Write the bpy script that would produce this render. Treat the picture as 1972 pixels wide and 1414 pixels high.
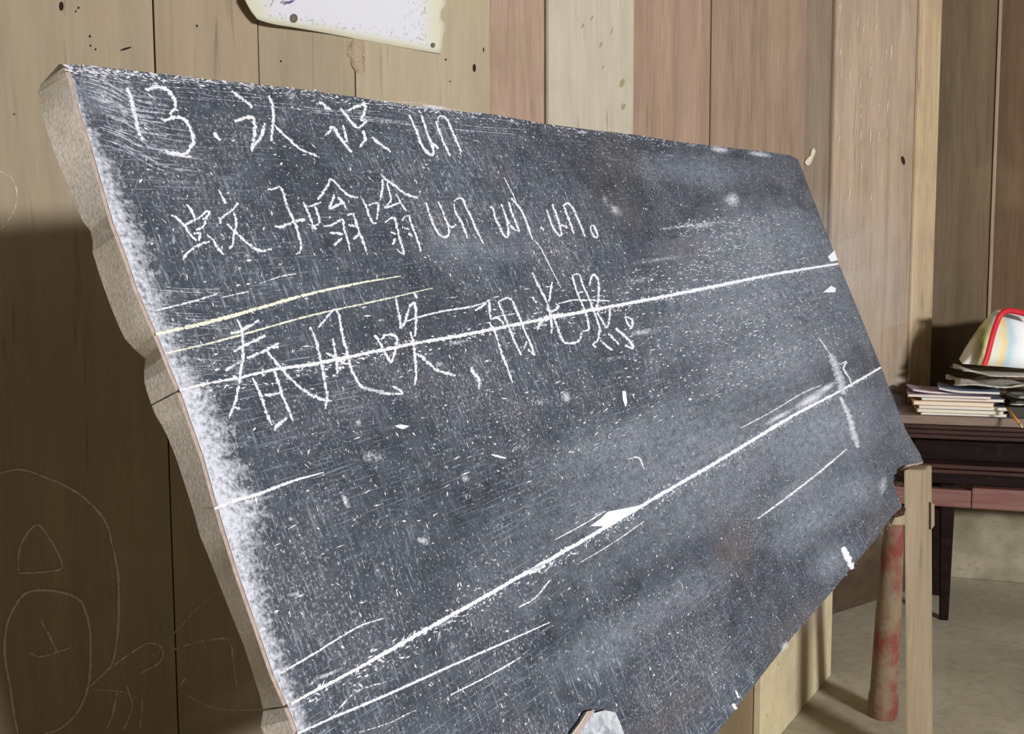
import bpy, math, random
from mathutils import Vector, Matrix
random.seed(7)
for o in list(bpy.data.objects): bpy.data.objects.remove(o)
sc = bpy.context.scene
COL = sc.collection

# ------------------------------------------------------------------ camera
F, PIT, ROLL, EYE = 1900.0, math.radians(5.0), math.radians(0.26), 1.35
CAM = Vector((0, 0, EYE))
FWD = Vector((0, math.cos(PIT), -math.sin(PIT)))
XR = Vector((1, 0, 0)); DN = Vector((0, -math.sin(PIT), -math.cos(PIT)))
RIGHT = XR*math.cos(ROLL) + DN*math.sin(ROLL)
DOWN = -XR*math.sin(ROLL) + DN*math.cos(ROLL)
cd = bpy.data.cameras.new('camera'); cam = bpy.data.objects.new('camera', cd); COL.objects.link(cam)
cd.sensor_fit = 'HORIZONTAL'; cd.sensor_width = 36.0; cd.lens = 36.0*F/1972.0; cd.clip_start = 0.02
m = Matrix.Identity(4)
for i in range(3):
    m[i][0] = RIGHT[i]; m[i][1] = -DOWN[i]; m[i][2] = -FWD[i]; m[i][3] = CAM[i]
cam.matrix_world = m
sc.camera = cam

# ------------------------------------------------------------------ world, daylight, exposure
w = bpy.data.worlds.new('world'); sc.world = w; w.use_nodes = True
w.node_tree.nodes['Background'].inputs[0].default_value = (0.75, 0.85, 1.0, 1)
w.node_tree.nodes['Background'].inputs[1].default_value = 0.6
def area_light(name, loc, target, sx, sy, power, col):
    l = bpy.data.lights.new(name, 'AREA'); l.shape = 'RECTANGLE'; l.size = sx; l.size_y = sy
    l.energy = power; l.color = col
    o = bpy.data.objects.new(name, l); COL.objects.link(o); o.location = loc
    o.rotation_euler = (Vector(target)-Vector(loc)).to_track_quat('-Z', 'Y').to_euler()
    return o
# daylight coming in through the window band of the back wall; an added fill light brightens the board's sawn edge
area_light('window_daylight', (4.15, -3.92, 2.15), (4.15, 0, 2.15), 1.2, 0.34, 680, (0.97, 0.985, 1.0))
area_light('edge_fill_light', (-5.22, -1.25, 0.95), (0, -1.0, 0.95), 0.9, 1.6, 30, (0.95, 0.98, 1.0))
sc.view_settings.view_transform = 'Standard'; sc.view_settings.look = 'None'
sc.view_settings.gamma = 1.0; sc.view_settings.use_curve_mapping = False
sc.view_settings.exposure = 0.0

# ------------------------------------------------------------------ helpers
def lin(r, g, b):
    f = lambda c: (c/255/12.92) if c/255 <= 0.04045 else ((c/255+0.055)/1.055)**2.4
    return (f(r), f(g), f(b), 1.0)
def ray(x, y):
    return FWD + RIGHT*((x-986)/F) + DOWN*((y-707)/F)
def hit_z(x, y, z):
    r = ray(x, y); return CAM + r*((z-EYE)/r.z)
def hit_plane(x, y, p0, n):
    r = ray(x, y); return CAM + r*((p0-CAM).dot(n)/r.dot(n))
def at_depth(x, y, d):
    r = ray(x, y); return CAM + r*(d/r.y)

ROOT = {}                                   # object -> world matrix of its root frame
def empty(name, mat_or_loc, label=None, cat=None, group=None):
    o = bpy.data.objects.new(name, None); COL.objects.link(o); o.empty_display_size = 0.1
    M = mat_or_loc if isinstance(mat_or_loc, Matrix) else Matrix.Translation(Vector(mat_or_loc))
    o.matrix_world = M; ROOT[o.name] = M
    tag(o, label, cat, group); return o
def tag(o, label=None, cat=None, group=None, kind=None):
    if label: o['label'] = label
    if cat: o['category'] = cat
    if group: o['group'] = group
    if kind: o['kind'] = kind
    return o
def mesh_obj(name, verts, faces, mat, parent=None, base=None, smooth=False, mats=None, midx=None, dens=None):
    """verts in world coordinates; a child is stored in its root's frame, a top-level mesh around base"""
    if parent is not None: M = ROOT[parent.name]
    else: M = Matrix.Translation(Vector(base)) if base is not None else Matrix.Identity(4)
    inv = M.inverted()
    me = bpy.data.meshes.new(name)
    me.from_pydata([inv @ Vector(v) for v in verts], [], faces); me.update()
    o = bpy.data.objects.new(name, me); COL.objects.link(o)
    for mm in (mats or [mat]): me.materials.append(mm)
    if midx:
        for p, k in zip(me.polygons, midx): p.material_index = k
    if smooth:
        for p in me.polygons: p.use_smooth = True
    if dens is not None:
        a = me.attributes.new('dens', 'FLOAT', 'POINT')
        for i, d in enumerate(dens): a.data[i].value = d
    if parent is not None: o.parent = parent
    else: o.matrix_world = M
    ROOT[o.name] = M
    return o
BOXF = [(0,3,2,1),(4,5,6,7),(0,1,5,4),(1,2,6,5),(2,3,7,6),(3,0,4,7)]
def box_v(o, ax, ay, az):
    o, ax, ay, az = map(Vector, (o, ax, ay, az))
    return [o, o+ax, o+ax+ay, o+ay, o+az, o+ax+az, o+ax+ay+az, o+ay+az]
def bev(o, wd=0.003, seg=2):
    b = o.modifiers.new('bevel', 'BEVEL'); b.width = wd; b.segments = seg; b.limit_method = 'ANGLE'; return o
def box(name, o, ax, ay, az, mat, parent=None, bevel=0.0, base=None):
    v = box_v(o, ax, ay, az)
    if Vector(ax).cross(Vector(ay)).dot(Vector(az)) < 0: fs = [tuple(reversed(q)) for q in BOXF]
    else: fs = BOXF
    ob = mesh_obj(name, v, fs, mat, parent, base)
    if bevel: bev(ob, bevel)
    return ob
def spline(pts, step):
    """Catmull-Rom through 2-D pixel points"""
    P = [Vector(p) for p in pts]
    if len(P) == 1: P = [P[0]-Vector((1.5, 1.5)), P[0]+Vector((1.5, 1.5))]
    Q = [P[0]*2-P[1]] + P + [P[-1]*2-P[-2]]; out = []
    for i in range(1, len(Q)-2):
        a, b, c, d = Q[i-1], Q[i], Q[i+1], Q[i+2]
        n = max(1, int((c-b).length/step))
        for k in range(n):
            t = k/n
            out.append(0.5*((2*b)+(c-a)*t+(2*a-5*b+4*c-d)*t*t+(3*b-a-3*c+d)*t**3))
    out.append(P[-1]); return out

# ------------------------------------------------------------------ materials
class NT:
    def __init__(s, name):
        s.m = bpy.data.materials.new(name); s.m.use_nodes = True; s.t = s.m.node_tree
        s.b = s.t.nodes['Principled BSDF']; s.out = s.t.nodes['Material Output']
    def n(s, t, **k):
        q = s.t.nodes.new(t)
        for a, v in k.items(): setattr(q, a, v)
        return q
    def l(s, a, b): s.t.links.new(a, b)
    def co(s, sx=1, sy=1, sz=1, kind='Object', rot=(0,0,0), loc=(0,0,0)):
        c = s.n('ShaderNodeTexCoord'); mp = s.n('ShaderNodeMapping'); s.l(c.outputs[kind], mp.inputs[0])
        mp.inputs[3].default_value = (sx, sy, sz); mp.inputs[2].default_value = rot; mp.inputs[1].default_value = loc
        return mp.outputs[0]
    def noise(s, co, scale=1, detail=3, rough=0.55, dist=0.0):
        q = s.n('ShaderNodeTexNoise'); s.l(co, q.inputs['Vector'])
        q.inputs['Scale'].default_value = scale; q.inputs['Detail'].default_value = detail
        q.inputs['Roughness'].default_value = rough; q.inputs['Distortion'].default_value = dist
        return q.outputs[0]
    def math(s, op, a, b=None, c=None, clamp=False):
        q = s.n('ShaderNodeMath', operation=op, use_clamp=clamp)
        for i, v in enumerate((a, b, c)):
            if v is None: continue
            if isinstance(v, (int, float)): q.inputs[i].default_value = v
            else: s.l(v, q.inputs[i])
        return q.outputs[0]
    def ramp(s, v, a, b, x=0.0, y=1.0):
        q = s.n('ShaderNodeMapRange'); q.clamp = True; s.l(v, q.inputs[0])
        for i, k in enumerate((a, b, x, y)): q.inputs[i+1].default_value = k
        return q.outputs[0]
    def mix(s, f, a, b, mode='MIX'):
        q = s.n('ShaderNodeMix', data_type='RGBA', blend_type=mode)
        for i, v in ((0, f), (6, a), (7, b)):
            if isinstance(v, (int, float, tuple)): q.inputs[i].default_value = v
            else: s.l(v, q.inputs[i])
        return q.outputs[2]
    def color(s, v):
        if isinstance(v, tuple): s.b.inputs['Base Color'].default_value = v
        else: s.l(v, s.b.inputs['Base Color'])
    def rough(s, v, spec=0.3):
        s.b.inputs['Roughness'].default_value = v; s.b.inputs['Specular IOR Level'].default_value = spec
    def bump(s, hgt, st=0.3, d=0.002):
        q = s.n('ShaderNodeBump'); q.inputs['Strength'].default_value = st; q.inputs['Distance'].default_value = d
        s.l(hgt, q.inputs['Height']); s.l(q.outputs[0], s.b.inputs['Normal'])

def wood_mat(name, axis, use_obj_color=True, col=(0.4,0.3,0.2,1), contrast=1.0, rough=0.75, stain=(0.22,0.17,0.09,1), spec=0.2):
    """long-grained wood, grain running along the given object axis"""
    t = NT(name)
    k = {'x': (1.0, 14, 14), 'y': (14, 1.0, 14), 'z': (14, 14, 1.0)}[axis]
    oi = t.n('ShaderNodeObjectInfo')
    off = t.n('ShaderNodeVectorMath', operation='SCALE'); off.inputs[0].default_value = (17, 11, 23); t.l(oi.outputs['Random'], off.inputs['Scale'])
    def co(f):
        c = t.n('ShaderNodeTexCoord'); ad = t.n('ShaderNodeVectorMath', operation='ADD'); t.l(c.outputs['Object'], ad.inputs[0]); t.l(off.outputs[0], ad.inputs[1])
        mp = t.n('ShaderNodeMapping'); t.l(ad.outputs[0], mp.inputs[0]); mp.inputs[3].default_value = tuple(q*f for q in k); return mp.outputs[0]
    g1 = t.noise(co(1.0), 1, 4, 0.6, 0.6); g2 = t.noise(co(7.0), 1, 3, 0.6, 0.2)
    c0 = t.n('ShaderNodeTexCoord'); blot = t.noise(c0.outputs['Object'], 3.2, 4, 0.6)
    base = oi.outputs['Color'] if use_obj_color else col
    v = t.math('ADD', t.ramp(g1, 0.25, 0.75, 1-0.26*contrast, 1+0.2*contrast), t.ramp(g2, 0.25, 0.75, -0.13*contrast, 0.13*contrast))
    mul = t.n('ShaderNodeVectorMath', operation='SCALE')
    if isinstance(base, tuple): mul.inputs[0].default_value = base[:3]
    else: t.l(base, mul.inputs[0])
    t.l(v, mul.inputs['Scale'])
    c = t.mix(t.ramp(blot, 0.52, 0.78, 0, 0.4), mul.outputs[0], stain)
    dk = t.noise(co(3.0), 1, 2, 0.5, 0.8)
    c = t.mix(t.ramp(dk, 0.66, 0.78, 0, 0.45), c, (0.09, 0.06, 0.035, 1))
    t.color(c); t.rough(rough, spec); t.bump(g2, 0.35, 0.002)
    return t.m
M_PLANK = wood_mat('weathered_plank_wood', 'z')
M_POST = wood_mat('pale_post_wood', 'z', False, lin(148,132,108), 0.9, stain=lin(170,160,146))
M_BENCH = wood_mat('bench_wood', 'x', False, lin(196,182,148), 0.45)
M_DARKWOOD = wood_mat('old_shell_wood', 'z', False, lin(96,84,70), 0.8)
M_PLANK_S = wood_mat('smooth_plank_wood', 'z', True, contrast=0.5, stain=(0.30,0.24,0.15,1))

def plain(name, col, rough=0.7, spec=0.3, var=0.12, scale=40):
    t = NT(name); n = t.noise(t.co(), scale, 4, 0.6)
    mul = t.n('ShaderNodeVectorMath', operation='SCALE'); mul.inputs[0].default_value = col[:3]
    t.l(t.ramp(n, 0.3, 0.7, 1-var, 1+var), mul.inputs['Scale']); t.color(mul.outputs[0]); t.rough(rough, spec)
    return t.m

def chalk_mat(name, col, fine=420, streak=True, gain=1.0, soft=1.0):
    """broken dry chalk: coverage follows the dens attribute against a fine grain"""
    t = NT(name)
    a = t.n('ShaderNodeAttribute', attribute_name='dens')
    n1 = t.noise(t.co(fine, fine*0.8, fine), 1, 3, 0.65)
    n2 = t.noise(t.co(fine*0.16, fine*0.9, 40), 1, 2, 0.6)
    n = t.math('ADD', t.math('MULTIPLY', n1, 0.72), t.math('MULTIPLY', n2, 0.28)) if streak else n1
    rip = t.noise(t.co(fine*0.45, fine*0.45, 40, loc=(4, 7, 0)), 1, 2, 0.5)
    n = t.math('ADD', t.math('MULTIPLY', n, 0.65), t.math('MULTIPLY', rip, 0.35))
    th = t.math('SUBTRACT', 0.80, t.math('MULTIPLY', a.outputs['Fac'], 0.485))
    d = t.math('SUBTRACT', n, th)
    al = t.ramp(d, -0.055*soft, 0.075*soft, 0, gain)
    t.color(col); t.rough(0.95, 0.05)
    t.l(al, t.b.inputs['Alpha'])
    return t.m
def haze_mat(name, col, fine, gain):
    t = NT(name); a = t.n('ShaderNodeAttribute', attribute_name='dens')
    n = t.math('ADD', t.math('MULTIPLY', t.noise(t.co(fine, fine*0.6, 1), 1, 4, 0.75), 0.6), t.math('MULTIPLY', t.noise(t.co(fine*0.12, fine*0.3, 1), 1, 4, 0.7), 0.4))
    t.color(col); t.rough(0.9, 0.1)
    t.l(t.math('MULTIPLY', t.math('MULTIPLY', a.outputs['Fac'], t.ramp(n, 0.42, 0.64, 0.12, 1.2)), gain, clamp=True), t.b.inputs['Alpha']); return t.m
M_CHALK = chalk_mat('white_chalk', lin(232,233,240))
M_DUST = chalk_mat('rubbed_chalk_dust', lin(222,224,236), 300, gain=0.88, soft=2.0)
M_HAZE = haze_mat('chalk_haze_and_sheen', lin(178,186,200), 260, 0.95)
M_CREAM = chalk_mat('cream_chalk', lin(232,230,212))
M_WEAR = haze_mat('bare_worn_slate', lin(128,116,114), 40, 0.75)
M_WALLCHALK = chalk_mat('faint_wall_chalk', lin(226,216,198), 260, gain=0.85)
M_RIM = plain('worn_rim_wood', lin(196,176,166), 0.8, 0.2, 0.2, 120)

def slate_mat():
    t = NT('painted_black_board')
    lo = t.noise(t.co(2.2, 3.5, 1), 1, 4, 0.6, 0.5)
    lo2 = t.noise(t.co(5.0, 6.0, 1, loc=(3.1, 1.7, 0)), 1, 3, 0.6, 0.4)
    base = t.mix(t.ramp(lo, 0.35, 0.68), lin(46,51,60), lin(68,75,86))
    base = t.mix(t.ramp(lo2, 0.52, 0.74, 0, 0.6), base, lin(88,82,84))
    base = t.mix(t.ramp(t.noise(t.co(120, 160, 1), 1, 2), 0.4, 0.65, 0, 0.35), base, lin(44,48,56))
    # chalk residue: fine specks, wiped dashes, grain-filling streaks
    fine = t.noise(t.co(330, 210, 1), 1, 3, 0.65)
    m1 = t.ramp(t.math('ADD', fine, t.ramp(lo2, 0.3, 0.7, -0.04, 0.05)), 0.57, 0.74, 0, 0.8)
    mid = t.noise(t.co(120, 80, 1, loc=(5, 2, 0)), 1, 5, 0.75)
    m2 = t.ramp(t.math('ADD', mid, t.ramp(lo, 0.3, 0.7, -0.04, 0.05)), 0.60, 0.70, 0, 0.85)
    gr = t.noise(t.co(16, 420, 1), 1, 3, 0.6)
    zone = t.ramp(t.noise(t.co(3.0, 5.0, 1, loc=(9, 4, 0)), 1, 3), 0.42, 0.62)
    m3 = t.math('MULTIPLY', t.ramp(gr, 0.56, 0.72, 0, 0.5), zone)
    wp = t.noise(t.co(260, 26, 1, rot=(0, 0, 0.18)), 1, 3, 0.6)
    m4 = t.math('MULTIPLY', t.ramp(wp, 0.55, 0.72, 0, 0.55), t.ramp(lo, 0.36, 0.60))
    mk = t.math('MAXIMUM', t.math('MAXIMUM', m1, m2), t.math('MAXIMUM', m3, m4))
    haze = t.ramp(t.noise(t.co(30, 20, 1), 1, 6, 0.75), 0.38, 0.70, 0, 0.30)
    base = t.mix(haze, base, lin(122,130,144))
    c = t.mix(mk, base, lin(196,202,216))
    t.color(c)
    t.b.inputs['Roughness'].default_value = 0.55; t.b.inputs['Specular IOR Level'].default_value = 0.4
    t.bump(fine, 0.12, 0.001)
    return t.m
M_SLATE = slate_mat()
def edge_mat():
    t = NT('sawn_board_edge')
    n = t.noise(t.co(), 260, 3, 0.7); b = t.noise(t.co(), 9, 3, 0.6)
    c = t.mix(t.ramp(n, 0.3, 0.7), lin(196,183,168), lin(236,226,214))
    c = t.mix(t.ramp(b, 0.45, 0.7, 0, 0.7), c, lin(160,146,116))
    t.color(c); t.rough(0.9, 0.1); t.bump(n, 0.5, 0.002); return t.m
M_EDGE = edge_mat()
def floor_mat():
    t = NT('trodden_cement_floor')
    a = t.noise(t.co(), 1.7, 5, 0.6); b = t.noise(t.co(), 22, 5, 0.65)
    c = t.mix(t.ramp(a, 0.35, 0.68), lin(168,160,138), lin(200,192,170))
    c = t.mix(t.ramp(b, 0.5, 0.75, 0, 0.6), c, lin(142,136,118))
    t.color(c); t.rough(0.85, 0.2); t.bump(b, 0.3, 0.006); return t.m
M_FLOOR = floor_mat()
def plinth_mat():
    t = NT('stained_cement_plinth')
    a = t.noise(t.co(), 5, 5, 0.65); b = t.noise(t.co(), 40, 4, 0.6)
    c = t.mix(t.ramp(a, 0.38, 0.62), lin(122,114,92), lin(160,150,128)); c = t.mix(t.ramp(b, 0.5, 0.75, 0, 0.5), c, lin(96,90,74))
    t.color(c); t.rough(0.9, 0.1); t.bump(b, 0.4, 0.006); return t.m
M_PLINTH = plinth_mat()

# ------------------------------------------------------------------ room shell
floor = box('floor', (-5.4, -4.3, -0.12), (11, 0, 0), (0, 9.6, 0), (0, 0, 0.12), M_FLOOR, base=(0, 0, 0)); tag(floor, kind='structure')
ceil = box('ceiling', (-5.4, -4.3, 2.95), (11, 0, 0), (0, 9.6, 0), (0, 0, 0.1), M_DARKWOOD, base=(0, 0, 2.95)); tag(ceil, kind='structure')
WC = Vector((1.88, 4.35, 0)); WA = Vector((-1.142, 2.2, 0))
WD = (WC-WA).normalized(); WN = Vector((WD.y, -WD.x, 0))           # along the plank wall; towards the room
def on_wall(x, y, off=0.0): return hit_plane(x, y, WC+WN*off, WN)
def wall_s(x, y=60, off=0.0): return (on_wall(x, y, off)-WC).dot(WD)
HT = 2.95
wl = empty('wall_left', WC, None); tag(wl, kind='structure')
box('backing', WC-WN*0.075-WD*6.6, WD*6.63, -WN*0.04, (0, 0, HT), M_DARKWOOD, wl)
def plank(parent, org, d, n, s0, s1, front, thick, col, z0=0.0, z1=HT, gap=0.0016, bv=0.002, lean=0.0, name='wall_plank', mat=None):
    """one vertical plank between s0 and s1 whose face stands 'front' proud of the wall plane"""
    a, b = s0+gap, s1-gap
    o = org + d*a + n*(front-thick) + Vector((0, 0, z0))
    v = box_v(o, d*(b-a), n*thick, (0, 0, z1-z0))
    up = Vector((0, 0, z1-z0))
    for k in (4, 5, 6, 7): v[k] = v[k] + d*lean
    fs = BOXF if (d.cross(n)).z > 0 else [tuple(reversed(q)) for q in BOXF]
    ob = mesh_obj(name, v, fs, mat or M_PLANK, parent); ob.color = col
    bev(ob, bv, 2); return ob
seams = [(-150,297,0.000,(168,152,128)),(297,497,0.001,(168,150,126)),(497,683,-0.001,(166,150,127)),(683,945,0.001,(180,166,140)),
         (945,1051,-0.004,(172,146,127)),(1051,1220,0.010,(190,181,162)),(1220,1371,-0.004,(160,134,116)),(1371,1555,-0.002,(150,128,109)),
         (1555,1605,-0.006,(134,118,102)),(1605,1762,0.014,(170,150,130)),(1762,1807,0.020,(186,164,132))]
for i, (x0, x1, fr, c) in enumerate(seams):
    gap = 0.0012 if i in (1, 2, 3) else 0.0022
    plank(wl, WC, WD, WN, wall_s(x0), wall_s(x1), fr, 0.05, lin(*c), gap=gap, bv=0.010 if i in (5, 9, 10) else 0.002, mat=M_PLANK_S if i < 4 or i == 5 else None)
sl = wall_s(-150); k = 0
while sl > -6.5:
    plank(wl, WC, WD, WN, sl-0.32, sl, 0.002*(k % 2), 0.05, lin(168,150,124), mat=M_PLANK_S); sl -= 0.32; k += 1
# far wall behind the table
TD = Vector((0.951, -0.309, 0)); TN = Vector((-0.309, -0.951, 0))   # along the table; towards the room
RC = WC + Vector((-0.1, 0.10, 0))
def on_far(x, y, off=0.0): return hit_plane(x, y, RC+TN*off, TN)
def far_s(x, y=60): return (on_far(x, y)-RC).dot(TD)
wf = empty('wall_far', RC); tag(wf, kind='structure')
PL = 0.33
box('plinth', RC-TN*0.06, TD*3.9, TN*0.075, (0, 0, PL), M_PLINTH, wf, 0.008)
box('backing', RC-TN*0.1, TD*3.9, TN*0.04, (0, 0, HT), M_DARKWOOD, wf)
fs_ = [far_s(1790), far_s(1925), far_s(1925)+0.34]
plank(wf, RC, TD, TN, fs_[0]-0.05, fs_[1], 0.004, 0.05, lin(106,90,69), z0=PL)
plank(wf, RC, TD, TN, fs_[1], fs_[2], -0.004, 0.05, lin(100,78,58), z0=PL)
s_ = fs_[2]
while s_ < 3.7:
    plank(wf, RC, TD, TN, s_, min(s_+0.36, 3.8), 0.0, 0.05, lin(104,84,64), z0=PL); s_ += 0.36
# thin pale strip painting the highlight along the joint of the far planks
box('joint_highlight_strip', RC+TD*(fs_[1]-0.008)+TN*0.004+Vector((0, 0, PL)), TD*0.014, TN*0.008, (0, 0, HT-PL), M_POST, wf, 0.002)
# walls that close the room behind the camera, with the window band for daylight and an opening added for the fill light
def wall_with_hole(name, p0, d, n, L, u0, u1, z0, z1):
    vs, fc = [], []
    for (a, b, c, e) in ((0, L, 0, z0), (0, L, z1, HT), (0, u0, z0, z1), (u1, L, z0, z1)):
        if b-a < 1e-4 or e-c < 1e-4: continue
        k = len(vs); vs += box_v(Vector(p0)+Vector(d)*a+Vector((0, 0, c)), Vector(d)*(b-a), Vector(n)*-0.08, (0, 0, e-c))
        fc += [tuple(q+k for q in f) for f in BOXF]
    o = mesh_obj(name, vs, fc, M_DARKWOOD, base=p0); tag(o, kind='structure'); return o
wall_with_hole('wall_back', (-5.3, -4.0, 0), (1, 0, 0), (0, 1, 0), 10.6, 8.85, 10.05, 1.98, 2.32)
wall_with_hole('wall_right', (5.3, -4.0, 0), (0, 1, 0), (-1, 0, 0), 7.5, 0.0, 0.0, 0.0, 0.0)
wall_with_hole('wall_near_left', (-5.3, -4.0, 0), (0, 1, 0), (1, 0, 0), 4.2, 2.3, 3.2, 0.1, 1.8)

# ------------------------------------------------------------------ chalk strokes
def Z(ox, oy, scl, pts): return [(ox+x/scl, oy+y/scl) for x, y in pts]
class Strokes:
    def __init__(s, hit, nrm, lift=0.0006):
        s.v, s.f, s.d = [], [], []; s.hit, s.nrm, s.lift = hit, nrm, lift
    def add(s, pts, wpx, dens=0.9, taper=0.25, jit=0.25, w2=None, edge=0.55):
        P = spline(pts, 3.0); n = len(P); s.lift += 0.00003
        k0 = len(s.v)
        for i, p in enumerate(P):
            a = P[max(0, i-1)]; b = P[min(n-1, i+1)]; t = (b-a)
            if t.length < 1e-6: t = Vector((1, 0))
            t.normalize(); q = Vector((-t.y, t.x)); u = i/max(1, n-1)
            ww = (wpx if w2 is None else wpx+(w2-wpx)*u)*0.5
            ww *= (1-taper) + taper*min(1, 5*u, 5*(1-u))
            dd = dens*(1+random.uniform(-0.12, 0.08))
            for e, de in ((-1, edge), (0, 1), (1, edge)):
                off = e*ww*(1+random.uniform(-jit, jit))
                h = s.hit(p.x+q.x*off, p.y+q.y*off)
                s.v.append(h + s.nrm*s.lift); s.d.append(dd*de)
        for i in range(n-1):
            for e in (0, 1):
                a = k0+i*3+e; s.f.append((a, a+1, a+4, a+3))
    def poly(s, pts, dens=1.0):
        k0 = len(s.v); s.lift += 0.00003
        c = Vector((sum(p[0] for p in pts)/len(pts), sum(p[1] for p in pts)/len(pts)))
        s.v.append(s.hit(*c)+s.nrm*s.lift); s.d.append(dens)
        for p in pts: s.v.append(s.hit(*p)+s.nrm*s.lift); s.d.append(dens*1.0)
        n = len(pts)
        for i in range(n): s.f.append((k0, k0+1+i, k0+1+(i+1) % n))
    def patch(s, cx, cy, rx, ry, ang=0.0, dens=0.6, rings=4, seg=18):
        k0 = len(s.v); s.lift += 0.00002; ca, sa = math.cos(ang), math.sin(ang)
        s.v.append(s.hit(cx, cy)+s.nrm*s.lift); s.d.append(dens)
        for r in range(1, rings+1):
            for j in range(seg):
                a = 2*math.pi*j/seg; rr = r/rings*random.uniform(0.85, 1.15)
                x, y = rx*rr*math.cos(a), ry*rr*math.sin(a)
                s.v.append(s.hit(cx+x*ca-y*sa, cy+x*sa+y*ca)+s.nrm*s.lift); s.d.append(dens*(1-(r/rings))**0.8 if r < rings else 0)
        for j in range(seg): s.f.append((k0, k0+1+j, k0+1+(j+1) % seg))
        for r in range(rings-1):
            for j in range(seg):
                a = k0+1+r*seg+j; b = k0+1+r*seg+(j+1) % seg; s.f.append((a, b, b+seg, a+seg))
    def build(s, name, mat, parent):
        return mesh_obj(name, s.v, s.f, mat, parent, dens=s.d)

# faint children's drawing chalked on the planks
def wallhit(x, y): return on_wall(x, y, 0.0)
g = lambda p: Z(0, 800, 2.303, p)
wd = Strokes(wallhit, WN, 0.0022)
for p, wpx, dn in [
    ([(0,255),(90,240),(200,275),(320,330),(410,400),(470,480),(500,590),(520,690),(525,800),(522,950),(505,1070),(480,1120),(400,1200)],5.5,0.75),
    ([(80,690),(85,600),(110,540),(165,485),(220,550),(260,620),(270,680),(180,695),(85,700)],5,0.75),
    ([(80,1414),(60,1320),(45,1210),(25,1100),(20,1000),(40,900),(100,800),(180,775),(290,790),(360,830),(395,940),(400,1070),(390,1200),(340,1320),(260,1390),(200,1410)],5.5,0.8),
    ([(180,910),(220,980),(250,1045)],6,0.7), ([(135,1055),(180,1070),(250,1050),(310,1030)],5,0.7),
    ([(400,1200),(500,1110),(600,1040),(660,1010),(715,1030),(710,1090),(620,1145)],5,0.68), ([(715,1030),(670,1070)],4,0.6),
    ([(400,1215),(540,1225),(600,1250)],3.5,0.6), ([(520,1210),(500,1320),(470,1395)],5,0.68), ([(560,1200),(585,1290),(550,1390)],5,0.68),
    ([(630,1260),(625,1340),(615,1414)],4,0.6), ([(740,1000),(850,880),(950,785)],3,0.6), ([(760,1040),(900,1000),(1040,985)],7,0.55),
    ([(1025,1020),(1035,1110),(1048,1200)],5,0.62), ([(800,1220),(900,1280),(1000,1305),(1170,1305)],3,0.6), ([(800,1190),(825,1165)],6,0.62)]:
    wd.add(g(p), wpx, dn*1.38)
g = lambda p: Z(0, 250, 2.3575, p)
wd.add(g([(0,190),(50,220),(75,280),(70,350),(30,420),(0,455)]), 4, 0.8); wd.add(g([(250,300),(268,370),(275,440)]), 4, 0.5)
wd.build('chalk_drawing', M_WALLCHALK, wl)
# faint tally marks chalked on the broad light plank
tm = Strokes(lambda x, y: on_wall(x, y, 0.014), WN, 0.0022)
for (x, y, L) in [(1618,5,14),(1652,30,22),(1663,45,20),(1688,8,18),(1688,45,12),(1676,90,26),(1694,95,22),(1706,95,20),(1716,88,26),(1618,92,14),(1620,130,20),(1637,135,22),(1657,150,20),(1676,130,18),(1700,136,10),(1712,132,12),
                  (1657,196,12),(1676,192,20),(1692,200,16),(1709,195,22),(1657,218,14),(1612,222,14),(1676,250,22),(1692,255,18),(1657,252,20),(1707,250,14),(1616,262,12),(1637,322,20),(1658,315,18),(1690,300,30),(1612,360,26),(1635,365,22),(1657,362,24),(1677,372,14)]:
    tm.add([(x, y), (x-1, y+L/2), (x-2, y+L)], 3.2, 0.75)
tm.build('chalk_marks', M_WALLCHALK, wl)
# knots, nail holes and dark specks of the planks
M_STAIN = plain('grey_stain', lin(160,146,118)); M_KNOT = plain('dark_knot', lin(40,26,18), 0.8)
def disc(hit, nrm, cx, cy, rx, ry, depth, name, mat, parent, seg=12, ang=0):
    c = hit(cx, cy); ex = hit(cx+rx*math.cos(ang), cy+rx*math.sin(ang))-c; ey = hit(cx-ry*math.sin(ang), cy+ry*math.cos(ang))-c
    v = [c+nrm*(depth)]; 
    for j in range(seg): a = 2*math.pi*j/seg; v.append(c+ex*math.cos(a)*0.7+ey*math.sin(a)*0.7+nrm*depth*0.9)
    for j in range(seg): a = 2*math.pi*j/seg; v.append(c+ex*math.cos(a)+ey*math.sin(a)-nrm*0.001)
    f = [(0, 1+(j+1) % seg, 1+j) for j in range(seg)] + [(1+j, 1+(j+1) % seg, 1+seg+(j+1) % seg, 1+seg+j) for j in range(seg)]
    return mesh_obj(name, v, f, mat, parent, smooth=True)
for (x, y, rx, ry) in [(118,12,5,10),(913,131,4,10),(173,70,2.5,3),(174,88,2,2.5),(184,95,2,2.5),(242,94,13,2.2),(151,15,2.5,2.5),(146,22,2,2.5),(379,50,2.5,3),(27,220,2,2),(858,115,2,3),(866,157,1.6,2),(541,118,2,2),(931,96,1.5,6)]:
    disc(wallhit, WN, x, y, rx, ry, 0.0025, 'knot', M_KNOT, wl, ang=(-0.3 if rx > 9 else 0))
disc(lambda x, y: on_wall(x, y, 0.014), WN, 1739, 309, 4, 10, 0.0025, 'knot', M_KNOT, wl, ang=-0.25)
for (x, y, rx, ry) in [(1122,50,3,9),(1157,86,5,9),(1198,160,9,14),(1200,205,8,10),(1140,35,3,9),(1178,60,2.5,12),(1161,130,3,5)]:
    disc(lambda x, y: on_wall(x, y, 0.010), WN, x, y, rx*0.6, ry*0.8, 0.0012, 'knot', M_STAIN, wl, ang=0.4)

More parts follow.
